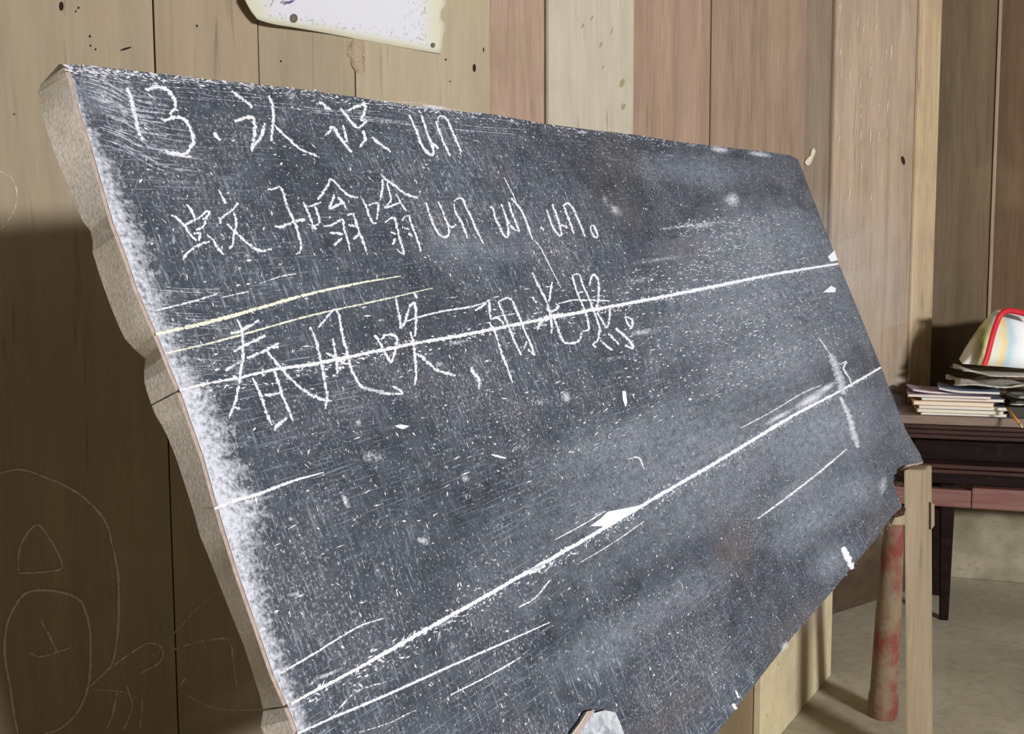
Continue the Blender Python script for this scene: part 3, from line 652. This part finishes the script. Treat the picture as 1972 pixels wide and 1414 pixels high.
# chipped splinter standing off the post's side
q = [at_depth(1793, 968, dF+0.02), at_depth(1800, 972, dF+0.02), at_depth(1800, 1012, dF+0.02), at_depth(1793, 1022, dF+0.02)]
strut('splinter', q, [p+Vector((0.0, 0.03, 0)) for p in q], M_POST, es, 0.001)
# wedge under the board's lower corner, reaching back from the post
cw = B(1.985, -1.047, -0.022)
wq = [at_depth(1716, 1012, 2.50), at_depth(1742, 1012, 2.50), at_depth(1742, 992, 2.50), at_depth(1722, 998, 2.50)]
strut('wedge', wq, [p+Vector((0.05, 0.11, 0.0)) for p in wq], M_POST, es, 0.002)
# peeling red leg
def red_mat():
    t = NT('peeling_red_paint')
    a = t.noise(t.co(14, 14, 7), 1, 4, 0.6); b = t.noise(t.co(), 60, 4, 0.65)
    c = t.mix(t.ramp(a, 0.44, 0.62), lin(132,115,94), lin(124,62,57)); c = t.mix(t.ramp(b, 0.5, 0.66, 0, 0.6), c, lin(112,92,72))
    t.color(c); t.rough(0.75, 0.2); t.bump(b, 0.4, 0.004); return t.m
def lathe(name, p0, p1, prof, mat, parent, seg=20):
    """prof: (fraction along p0->p1, radius)"""
    p0, p1 = Vector(p0), Vector(p1); ax = (p1-p0); e = ax.normalized(); x = e.orthogonal().normalized(); y = e.cross(x)
    v, f = [], []
    for (u, r) in prof:
        for j in range(seg): a = 2*math.pi*j/seg; v.append(p0+ax*u+(x*math.cos(a)+y*math.sin(a))*r)
    for i in range(len(prof)-1):
        for j in range(seg): a = i*seg+j; b = i*seg+(j+1) % seg; f.append((a, b, b+seg, a+seg))
    f.append(tuple(range(seg-1, -1, -1))); f.append(tuple((len(prof)-1)*seg+j for j in range(seg)))
    o = mesh_obj(name, v, f, mat, parent, smooth=True); return o
rb = hit_z(1699, 1378, 0.0); rt_ = at_depth(1722, 1006, rb.y-0.16)
M_RED = red_mat()
rl = empty('red_leg', rb, 'round wooden leg with peeling red paint standing beside the squared post', 'leg')
lathe('turned_leg', rb, rt_, [(0, 0.040), (0.02, 0.044), (0.10, 0.044), (0.13, 0.040), (0.5, 0.037), (0.85, 0.031), (0.96, 0.028), (1.0, 0.024)], M_RED, rl)
# unseen support added to carry the board end and block light underneath; back struts
p = B(0.30, -1.10, 0.03)
es2 = empty('light_block_trestle', (p.x, p.y, 0), 'unseen low wooden support added under the chalk-dusted end of the blackboard to block light', 'light_block_trestle')
q0 = B(-0.04, -1.16, -0.02); hh = Vector((H_.x, H_.y, 0)).normalized(); hn = Vector((hh.y, -hh.x, 0))
box('panel', (q0.x, q0.y, 0), hh*0.72, hn*0.025, (0, 0, q0.z-0.004), M_POST, es2, 0.003)
for e in (0.02, 0.64): box('foot', Vector((q0.x, q0.y, 0))+hh*e-hn*0.12, hh*0.05, hn*0.119, (0, 0, 0.05), M_POST, es2, 0.003)
box('beam', B(-0.04, -1.155, -TH-0.01), H_*0.73, U_*0.0975, N_*(TH+0.045), M_POST, es2, 0.003)
for s0 in (0.5, 1.55):
    a = B(s0, -0.35, -TH-0.034); b = Vector((a.x-0.36, a.y+0.30, 0))
    d = Vector((0.02, 0.03, 0))
    strut('back_strut', [b-d, b+Vector((0.03, -0.02, 0)), b+d, b+Vector((-0.03, 0.02, 0))], [a-d, a+Vector((0.02, -0.0, 0)), a+d-N_*0.04, a+Vector((-0.03, 0.02, 0))], M_POST, bb, 0)

# ------------------------------------------------------------------ low bench behind the stand
b0 = hit_z(1600, 1300, 0); b1 = hit_z(1505, 1414, 0); bd = (b0-b1).normalized(); bn = Vector((-bd.y, bd.x, 0))
nb = b1 - bd*0.19; Lb = (b0-nb).length; hb = 0.40
bch = empty('bench', nb, 'low pale wooden bench with plain plank sides standing on the floor behind the stand', 'bench')
def rel(a, b, c): return bd*a+bn*b+Vector((0, 0, c))
box('side_panel', nb, bd*Lb, bn*0.022, (0, 0, hb), M_BENCH, bch, 0.003)
box('side_panel', nb+bn*0.26, bd*Lb, bn*0.022, (0, 0, hb), M_BENCH, bch, 0.003)
M_BEND = wood_mat('shaded_bench_end_wood', 'z', False, lin(150,130,100), 0.8)  # shade of the end face is put into this darker wood colour
box('end_panel', nb+rel(0.002, 0.0225, 0), bd*0.022, bn*0.237, (0, 0, hb), M_BEND, bch, 0.003)
box('end_panel', nb+rel(Lb-0.024, 0.0225, 0), bd*0.022, bn*0.237, (0, 0, hb), M_BEND, bch, 0.003)
box('seat', nb+rel(-0.02, -0.012, hb), bd*(Lb+0.04), bn*0.306, (0, 0, 0.025), M_BENCH, bch, 0.004)

# ------------------------------------------------------------------ carved table by the far wall
def lacquer(name, c1, c2, rough=0.35):
    t = NT(name); n = t.noise(t.co(3, 3, 40), 1, 4, 0.6); b = t.noise(t.co(), 18, 4, 0.6)
    c = t.mix(t.ramp(n, 0.35, 0.7), c1, c2); c = t.mix(t.ramp(b, 0.6, 0.85, 0, 0.4), c, lin(84,68,58))
    t.color(c); t.rough(rough, 0.4); t.bump(b, 0.2, 0.003); return t.m
M_LAC = lacquer('dark_brown_lacquer', lin(48,30,28), lin(74,48,42)); M_LACR = lacquer('worn_red_lacquer', lin(112,62,58), lin(128,96,86), 0.5)
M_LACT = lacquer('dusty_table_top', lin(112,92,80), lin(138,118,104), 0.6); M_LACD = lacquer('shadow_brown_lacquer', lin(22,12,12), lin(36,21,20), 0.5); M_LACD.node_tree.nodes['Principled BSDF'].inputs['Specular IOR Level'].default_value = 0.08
ZT = 0.82
tf = hit_z(1790, 801, ZT); t0 = tf - TD*0.17; TLn, TDp = 1.45, 0.46
tb = empty('carved_table', Vector((t0.x, t0.y, 0)), 'dark lacquered wooden table with stepped mouldings and faded red rail, loaded with papers', 'table')
def tq(a, b, z): return t0 + TD*a - TN*b + Vector((0, 0, z-ZT))     # b runs back from the front edge
def tbox(name, a0, a1, b0_, b1_, z0, z1, mat, bv=0.003): return box(name, tq(a0, b0_, z0), TD*(a1-a0), -TN*(b1_-b0_), (0, 0, z1-z0), mat, tb, bv)
tbox('table_top', 0, TLn, 0, TDp, ZT-0.034, ZT, M_LACT, 0.004)
for i, (z1, ins) in enumerate([(ZT-0.036, 0.010), (ZT-0.056, 0.018), (ZT-0.076, 0.028)]):
    tbox('moulding', ins, TLn-ins, ins, TDp-0.01, z1-0.018, z1, M_LAC, 0.006)
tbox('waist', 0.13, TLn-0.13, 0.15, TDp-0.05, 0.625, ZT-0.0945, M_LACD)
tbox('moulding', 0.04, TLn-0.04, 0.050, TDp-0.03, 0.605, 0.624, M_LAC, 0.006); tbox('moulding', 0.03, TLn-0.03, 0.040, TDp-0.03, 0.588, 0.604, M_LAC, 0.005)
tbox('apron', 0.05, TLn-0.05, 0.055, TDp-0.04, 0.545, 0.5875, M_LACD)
ra = (tf-t0).length+0.16
tbox('rail', 0.0, ra, 0.012, 0.06, 0.462, 0.532, M_LACR, 0.005); tbox('rail', ra+0.0005, TLn, 0.008, 0.06, 0.462, 0.544, M_LACR, 0.005)
for (a, b) in ((0.235, 0.035), (TLn-0.10, 0.035), (0.235, TDp-0.10), (TLn-0.10, TDp-0.10)):
    o1 = tq(a, b, 0); w1 = 0.032; w2 = 0.055
    bt = [o1, o1+TD*w1, o1+TD*w1-TN*w1, o1-TN*w1]; zt_ = 0.545; o2 = tq(a-0.012, b-0.005+0.012, zt_)
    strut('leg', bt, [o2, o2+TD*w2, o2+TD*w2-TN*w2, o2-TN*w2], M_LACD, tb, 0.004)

# ------------------------------------------------------------------ books and papers on the table
def book(label, a, b, z, wid, dep, th, rot, ccol, pcol=(222,214,198), curl=0.0, name='book'):
    R = Matrix.Rotation(rot, 3, 'Z'); X = R @ TD; Y = R @ (-TN)
    c = tq(a, b, z); e = empty(name, c, label, 'book')
    n = 8
    def sheet(nm, zlo, zhi, inset, mat):
        v, f = [], []
        for i in range(n+1):
            u = i/n; cz = curl*(max(0, 0.45-u)/0.45)**2
            for (yy, zz_) in ((inset, zlo), (dep-inset, zlo), (dep-inset, zhi), (inset, zhi)):
                v.append(c+X*(inset+(wid-2*inset)*u)+Y*yy+Vector((0, 0, zz_+cz)))
        for i in range(n):
            for j in range(4): a_ = i*4+j; b_ = i*4+(j+1) % 4; f.append((a_, a_+4, b_+4, b_))
        f.append((0, 1, 2, 3)); f.append((n*4+3, n*4+2, n*4+1, n*4))
        return mesh_obj(nm, v, f, mat, e)
    mc = plain('book_cover', lin(*ccol), 0.5, 0.4, 0.15, 30); mp = plain('book_pages', lin(*pcol), 0.8, 0.1, 0.1, 200)
    sheet('back_cover', 0, 0.0012, 0, mc); sheet('pages', 0.0013, th-0.0013, 0.004, mp); sheet('front_cover', th-0.0012, th, 0, mc)
    return e
ab = (tf-t0).length - 0.06
zb = ZT+0.0005
BK = [('thin white booklet at the bottom of the book pile on the table', 0.03, 0.03, 0.31, 0.23, 0.010, 0.02, (226,226,228), 0),
      ('cream paperback second from the bottom of the book pile', 0.015, 0.02, 0.31, 0.22, 0.013, -0.02, (205,196,170), 0),
      ('grey magazine in the middle of the book pile', 0.02, 0.02, 0.32, 0.23, 0.014, 0.015, (120,124,128), 0),
      ('orange and yellow covered exercise book in the book pile', 0.0, 0.02, 0.29, 0.22, 0.016, -0.03, (226,168,86), 0),
      ('grey blue exercise book lying above the orange one', 0.03, 0.03, 0.30, 0.22, 0.012, 0.03, (140,138,150), 0),
      ('lilac covered book near the top of the pile', -0.02, 0.03, 0.30, 0.22, 0.011, -0.05, (168,140,164), 0),
      ('mauve booklet with curling corner on top of the lilac book', 0.0, 0.05, 0.26, 0.20, 0.008, 0.06, (186,166,190), 0.010),
      ('blue and brown picture booklet topmost on the book pile', 0.09, 0.03, 0.22, 0.20, 0.010, -0.08, (128,140,168), 0.012)]
for lb, da, b, wi, de, th, rt, cc, cu in BK:
    book(lb, ab+da, b, zb, wi, de, th, rt, cc, curl=cu); zb += th+0.0006
# crumpled newspapers beside the pile
def news_mat():
    t = NT('newsprint'); n = t.noise(t.co(60, 60, 60), 1, 3, 0.7); b = t.noise(t.co(), 14, 3)
    c = t.mix(t.ramp(n, 0.5, 0.62, 0, 0.5), lin(206,200,190), lin(96,94,92)); c = t.mix(t.ramp(b, 0.5, 0.75, 0, 0.5), c, lin(150,136,118))
    t.color(c); t.rough(0.85, 0.1); return t.m
M_NEWS = news_mat()
def crumple(name, label, org, X, Y, L, D, z0, hgt, sd, mat, th=0.004, slope=0.0, cat='newspaper', nx=22, ny=12):
    rnd = random.Random(sd); ph = [rnd.uniform(0, 6.28) for _ in range(6)]
    v, f = [], []
    for lay in (0, 1):
        for i in range(nx+1):
            for j in range(ny+1):
                u, w_ = i/nx, j/ny
                z = hgt*(0.5+0.35*math.sin(u*9+ph[0]+1.5*math.sin(w_*5+ph[1]))*math.sin(w_*7+ph[2])+0.25*math.sin(u*17+ph[3]+w_*4)) + slope*u
                e = rnd.uniform(-0.004, 0.004)
                v.append(org+X*(L*u+e+0.012*math.sin(w_*8+ph[4]))+Y*(D*w_+0.014*math.sin(u*11+ph[5]))+Vector((0, 0, z0+max(0, z)+(th if lay else 0))))
    k = (nx+1)*(ny+1); idx = lambda i, j: i*(ny+1)+j
    for i in range(nx):
        for j in range(ny):
            a, b, c, d = idx(i, j), idx(i+1, j), idx(i+1, j+1), idx(i, j+1)
            f.append((a, d, c, b)); f.append((a+k, b+k, c+k, d+k))
    rim = [idx(i, 0) for i in range(nx+1)]+[idx(nx, j) for j in range(1, ny+1)]+[idx(i, ny) for i in range(nx-1, -1, -1)]+[idx(0, j) for j in range(ny-1, 0, -1)]
    for a, b in zip(rim, rim[1:]+rim[:1]): f.append((a, b, b+k, a+k))
    o = mesh_obj(name, v, f, mat, base=org+Vector((0, 0, z0)), smooth=True); tag(o, label, cat); return o
an = ab+0.175
book('thick dark bound book lying under the newspapers', an+0.165, 0.03, ZT+0.0005, 0.40, 0.28, 0.040, 0.0, (40,38,40), (70,66,62))
crumple('newspaper', 'lower crumpled grey newspaper on the dark bound book', tq(an+0.185, 0.0, 0), TD, -TN, 0.50, 0.34, ZT+0.0415, 0.018, 3, M_NEWS)
crumple('newspaper', 'thin grey newspaper lying between the lowest and the middle newspaper', tq(an+0.19, 0.008, 0), TD, -TN, 0.48, 0.33, ZT+0.069, 0.014, 31, M_NEWS, th=0.008)
crumple('newspaper', 'middle folded newspaper with wavy edge between the book pile and the white bag', tq(an-0.03, 0.01, 0), TD, -TN, 0.55, 0.33, ZT+0.114, 0.032, 9, M_NEWS, slope=-0.042)
crumple('newspaper', 'top grey newspaper lying right beneath the white bag', tq(an-0.01, 0.015, 0), TD, -TN, 0.50, 0.32, ZT+0.158, 0.026, 14, M_NEWS, slope=-0.06)
# white bag with red strap lying on the newspapers
def bag_mat():
    t = NT('printed_bag_paper'); c = t.n('ShaderNodeTexCoord'); sx = t.n('ShaderNodeSeparateXYZ'); t.l(c.outputs['UV'], sx.inputs[0])
    n = t.noise(t.co(), 9, 3, 0.6)
    u = t.math('ADD', sx.outputs[0], t.ramp(n, 0.3, 0.7, -0.03, 0.03))
    q = t.n('ShaderNodeValToRGB'); t.l(u, q.inputs[0]); el = q.color_ramp.elements
    el[0].position = 0; el[0].color = lin(236,236,228); el[1].position = 1; el[1].color = lin(240,240,246)
    for p_, cc in ((0.05,(238,236,230)),(0.09,(196,196,150)),(0.13,(160,162,110)),(0.17,(224,228,160)),(0.22,(230,232,222)),(0.27,(236,214,150)),(0.31,(186,214,230)),(0.36,(228,234,240)),(0.42,(244,244,248))):
        e = el.new(p_); e.color = lin(*cc)
    t.color(q.outputs[0]); t.rough(0.5, 0.3); return t.m
bo = tq(an+0.0, 0.05, 0)
bag = empty('paper_bag', bo+Vector((0, 0, ZT+0.15)), 'white paper bag with yellow green print and red strap slumped on the newspapers', 'bag')
nu, nv = 30, 16; v, f, uv = [], [], []
for i in range(nu+1):
    u = i/nu
    for j in range(nv+1):
        w_ = j/nv
        topz = 0.20*min(1, (u/0.24))**0.75+0.012*math.sin(u*9)
        botz = 0.001-0.03*u
        ang = w_*math.pi
        depth = 0.035+0.10*(1-math.cos(ang))*0.5+0.10*math.sin(ang*0.5)
        zz_ = botz+(topz-botz)*math.sin(min(ang, math.pi-ang))**0.8 if w_ <= 0.5 else botz*0.2+(topz-botz*0.2)*math.sin(math.pi-ang)**0.7
        yy = 0.0+0.27*(1-math.cos(ang))/2
        cr = 0.006*math.sin(u*23+w_*9)*math.sin(w_*math.pi)
        v.append(bo+TD*(0.0+0.50*u+0.02*w_)-TN*(yy+cr)+Vector((0, 0, ZT+0.200+zz_))); uv.append((u+0.05*(w_-0.25), w_))
for i in range(nu):
    for j in range(nv): a = i*(nv+1)+j; f.append((a, a+nv+1, a+nv+2, a+1))
for j in range(nv):
    pass
f.append(tuple(i*(nv+1) for i in range(nu, -1, -1))+tuple(i*(nv+1)+nv for i in range(0, nu+1)))
bg = mesh_obj('bag_body', v, f, bag_mat(), bag, smooth=True)
ul = bg.data.uv_layers.new(name='UVMap')
for lp in bg.data.loops: ul.data[lp.index].uv = uv[lp.vertex_index]
# red strap: a ribbon up the front and over the top
M_STRAP = plain('red_strap', lin(206,44,56), 0.5, 0.3)
sp = spline([(1895,704),(1901,688),(1908,660),(1916,632),(1926,608),(1938,599),(1955,600),(1972,604),(2000,612)], 6)
dS = (bo.y-0.02); v, f = [], []
for i, p_ in enumerate(sp):
    a = sp[max(0, i-1)]; b = sp[min(len(sp)-1, i+1)]; t_ = (b-a).normalized(); q = Vector((-t_.y, t_.x))
    dd = dS - 0.07*(p_.x-1893)/100 + 0.06*min(1, max(0, (714-p_.y)/100))**2 - 0.04
    for e, dz in ((-5.5, 0), (5.5, 0), (5.5, 0.004), (-5.5, 0.004)): v.append(at_depth(p_.x+q.x*e, p_.y+q.y*e, dd-0.005-dz))
for i in range(len(sp)-1):
    for j in range(4): a = i*4+j; b = i*4+(j+1) % 4; f.append((a, b, b+4, a+4))
mesh_obj('strap', v, f, M_STRAP, bag, smooth=True)
# pencil lying over the table edge
M_PEN = plain('pencil_paint', lin(188,128,58), 0.4, 0.4); M_TIP = plain('pencil_tip', lin(214,196,140), 0.6)
pa = at_depth(1940, 786, tf.y-0.10); pb = at_depth(1969, 824, tf.y-0.19)
pa.z = max(pa.z, ZT+0.008)
pn = empty('pencil', pa, 'ochre pencil poking out over the table edge below the newspapers', 'pencil')
lathe('pencil_body', pa, pa+(pb-pa)*0.8, [(0, 0.0055), (1, 0.0055)], M_PEN, pn, 8); lathe('pencil_tip', pa+(pb-pa)*0.801, pb, [(0, 0.0055), (1, 0.0025)], M_TIP, pn, 8)

# ------------------------------------------------------------------ torn notice on the plank wall
def paper_mat():
    t = NT('aged_notice_paper'); c = t.n('ShaderNodeTexCoord'); sx = t.n('ShaderNodeSeparateXYZ'); t.l(c.outputs['UV'], sx.inputs[0])
    rim = t.math('MINIMUM', sx.outputs[0], t.math('SUBTRACT', 1.0, sx.outputs[0])); rim = t.math('MINIMUM', rim, t.math('MULTIPLY', sx.outputs[1], 2.2))
    n = t.noise(t.co(), 90, 4, 0.7); n2 = t.noise(t.co(), 12, 3)
    base = t.mix(t.ramp(rim, 0.04, 0.13), lin(216,213,190), lin(222,222,230))
    band = t.math('MULTIPLY', t.ramp(rim, 0.06, 0.11), t.ramp(rim, 0.24, 0.12)); sp_ = t.math('MULTIPLY', t.ramp(n, 0.55, 0.66), band)
    base = t.mix(t.math('MULTIPLY', sp_, 0.75), base, lin(120,108,98))
    base = t.mix(t.ramp(n2, 0.6, 0.75, 0, 0.3), base, lin(204,190,160))
    t.color(base); t.rough(0.75, 0.2); return t.m
zP = (440, 0, 4.287)
botp = Z(*zP, [(130,0),(170,70),(240,160),(320,186),(400,205),(500,220),(600,237),(800,272),(1000,310),(1200,348),(1400,385),(1600,420),(1755,445)])
rgt = Z(*zP, [(1775,350),(1760,290),(1815,230),(1750,150),(1740,130),(1760,80),(1805,40),(1800,0)])
po = on_wall(850, 103)
nt_ = empty('notice_paper', po, 'torn yellowed paper notice nailed to the plank wall above the blackboard', 'paper')
# grid between bottom/left edge and a top edge out of view, lifting off the wall at its free left corner
nx, ny = 40, 24; v, f, uv = [], [], []
import math as _m
edge = spline(botp[2:], 8)
def edge_at(u):
    k = u*(len(edge)-1); i = min(int(k), len(edge)-2); return edge[i]+(edge[i+1]-edge[i])*(k-i)
for j in range(ny+1):
    w_ = j/ny; yy = w_*330
    for i in range(nx+1):
        u = i/nx; p_ = edge_at(u); x, y = p_.x, p_.y-yy
        # left edge flares out going up, right edge torn
        if u < 0.25:
            lf = max(0, 1-u/0.25); 
            for a, b in zip(botp[:3], botp[1:3]):
                pass
            dy = yy; dx = -26*min(1, dy/40)**0.8
            x += dx*lf
        if i == nx or u > 0.97:
            k_ = (u-0.97)/0.03
            tear = 0
            tr = [(0,0),(22,4.6),(36,1),(50,14),(69,-1.5),(74,-4),(85,1),(94,11),(104,10),(400,14)]
            for a, b in zip(tr, tr[1:]):
                if a[0] <= yy <= b[0]: tear = a[1]+(b[1]-a[1])*(yy-a[0])/(b[0]-a[0]); break
            x += max(0, min(1, k_))*tear
        off = 0.003+0.06*max(0, 1-u/0.4)**1.3*(0.6+0.4*min(1, w_*3))+0.006*math.sin(u*7)*0.5+0.003
        v.append(on_wall(x, y, off)); uv.append((u, w_))
for j in range(ny):
    for i in range(nx): a = j*(nx+1)+i; f.append((a, a+1, a+nx+2, a+nx+1))
pp = mesh_obj('sheet', v, f, paper_mat(), nt_, smooth=True)
sd = pp.modifiers.new('thickness', 'SOLIDIFY'); sd.thickness = 0.0006
ul = pp.data.uv_layers.new(name='UVMap')
for lp in pp.data.loops: ul.data[lp.index].uv = uv[lp.vertex_index]
M_NAIL = plain('rusty_nail_head', lin(110,100,88), 0.6, 0.4)
for (x, y, r, off) in ((566, 35, 8, None), (834, 87, 4.5, None)):
    u_ = (x-496)/(850-496); off = 0.0075+0.06*max(0, 1-u_/0.4)**1.3*0.75+0.003*math.sin(u_*7)
    disc(lambda a, b: on_wall(a, b, off), WN, x, y, r, r*1.1, 0.003, 'nail_head', M_NAIL, nt_)
M_INK = chalk_mat('purple_ink', lin(92,70,130), 200); pk = Strokes(lambda x, y: on_wall(x, y, 0.045), WN, 0.0)
pk.add([(543,2),(555,4),(568,1)], 6, 0.9); pk.add([(538,-6),(572,-8)], 6, 0.9); pk.build('ink_blot', M_INK, nt_)
# mud dauber nest under the notice
M_MUD = plain('dry_mud', lin(176,158,132), 0.95, 0.05, 0.25, 160)
def lump(name, pts, mat, label, cat, base):
    v, f = [], []; seg = 10; rnd = random.Random(5)
    for (x, y, rx, hgt) in pts:
        c = wallhit(x, y); ex = wallhit(x+1, y)-c
        for j in range(seg):
            a = math.pi*j/(seg-1); r = rnd.uniform(0.8, 1.2)
            v.append(c+ex*(-math.cos(a)*rx*r)+WN*(math.sin(a)*hgt*r-0.001))
    for i in range(len(pts)-1):
        for j in range(seg-1): a = i*seg+j; f.append((a, a+1, a+seg+1, a+seg))
    f.append(tuple(range(seg))); f.append(tuple((len(pts)-1)*seg+j for j in range(seg-1, -1, -1)))
    o = mesh_obj(name, v, f, mat, base=base, smooth=True); tag(o, label, cat); return o
lump('mud_nest', [(688,74,8,0.004),(687,82,13,0.010),(686,90,14,0.014),(685,98,15,0.016),(684,106,15,0.015),(687,114,13,0.016),(689,122,13,0.013),(691,130,12,0.012),(693,138,9,0.009),(694,143,4,0.004)], M_MUD, 'small lumpy mud nest stuck to the plank wall under the notice', 'nest', wallhit(688,110))
lump('putty_dab', [(1567,286,2,0.002),(1567,292,4,0.005),(1565,299,3.5,0.004),(1560,306,5,0.004),(1557,313,6,0.004),(1556,319,2,0.002)], plain('white_putty', lin(206,198,172), 0.9), 'small whitish dab of plaster on the planks beside the blackboard corner', 'plaster', wallhit(1563,303))

# ------------------------------------------------------------------ packet leaning on the lower board (only its top shows)
def film_mat():
    t = NT('crinkled_plastic_film'); n = t.noise(t.co(40, 25, 40), 1, 4, 0.6, 1.5)
    t.color(t.mix(t.ramp(n, 0.4, 0.6), lin(150,156,166), lin(206,210,216))); t.rough(0.25, 0.6); t.bump(n, 0.5, 0.006); return t.m
M_MAUVE = plain('mauve_card_strip', lin(178,158,158), 0.6); M_LIME = plain('pale_green_edge', lin(196,204,162), 0.6)
up_px = [(1093,1414),(1108,1394),(1122,1372),(1140,1374),(1158,1369),(1179,1373),(1188,1394),(1196,1414)]
pu = [st(*p) for p in up_px]
pg = [(pu[0][0]-0.05, -1.05)]+pu+[(pu[-1][0]+0.01, -1.05)]
cbs = sum(p[0] for p in pg)/len(pg)
cb = empty('plastic_packet', B(cbs, -1.05, 0.012), 'crinkled grey plastic packet with mauve edge leaning on the lower blackboard', 'packet')
def slab(name, poly, z0, z1, mat):
    n = len(poly); v = [B(s_, t_, z0) for s_, t_ in poly]+[B(s_, t_, z1) for s_, t_ in poly]
    f = [tuple(range(n)), tuple(range(2*n-1, n-1, -1))]+[(i, n+i, n+(i+1) % n, (i+1) % n) for i in range(n)]
    o = mesh_obj(name, v, f, mat, cb); bev(o, 0.0003, 1); return o
slab('film', pg, 0.002, 0.0055, film_mat())
w_in = [(0.020, 0), (0.014, 0), (0.010, -0.004)]
lf = [pg[0]]+pu[:3]
slab('card_strip', lf+[(p[0]+0.020, p[1]-0.006) for p in reversed(lf[1:])]+[(lf[0][0]+0.02, -1.05)], 0.0056, 0.0064, M_MAUVE)
slab('green_edge', lf+[(p[0]+0.004, p[1]-0.001) for p in reversed(lf[1:])]+[(lf[0][0]+0.004, -1.05)], 0.0066, 0.0074, M_LIME)
# dark board added at the foot of the plank wall as painted shade
o = box('shade_board_left', WC-WD*1.6+WN*0.016, WD*1.55, WN*0.02, (0, 0, 0.42), wood_mat('painted_shade_board', 'x', False, lin(74,60,46), 0.8), base=WC); tag(o, kind='structure')
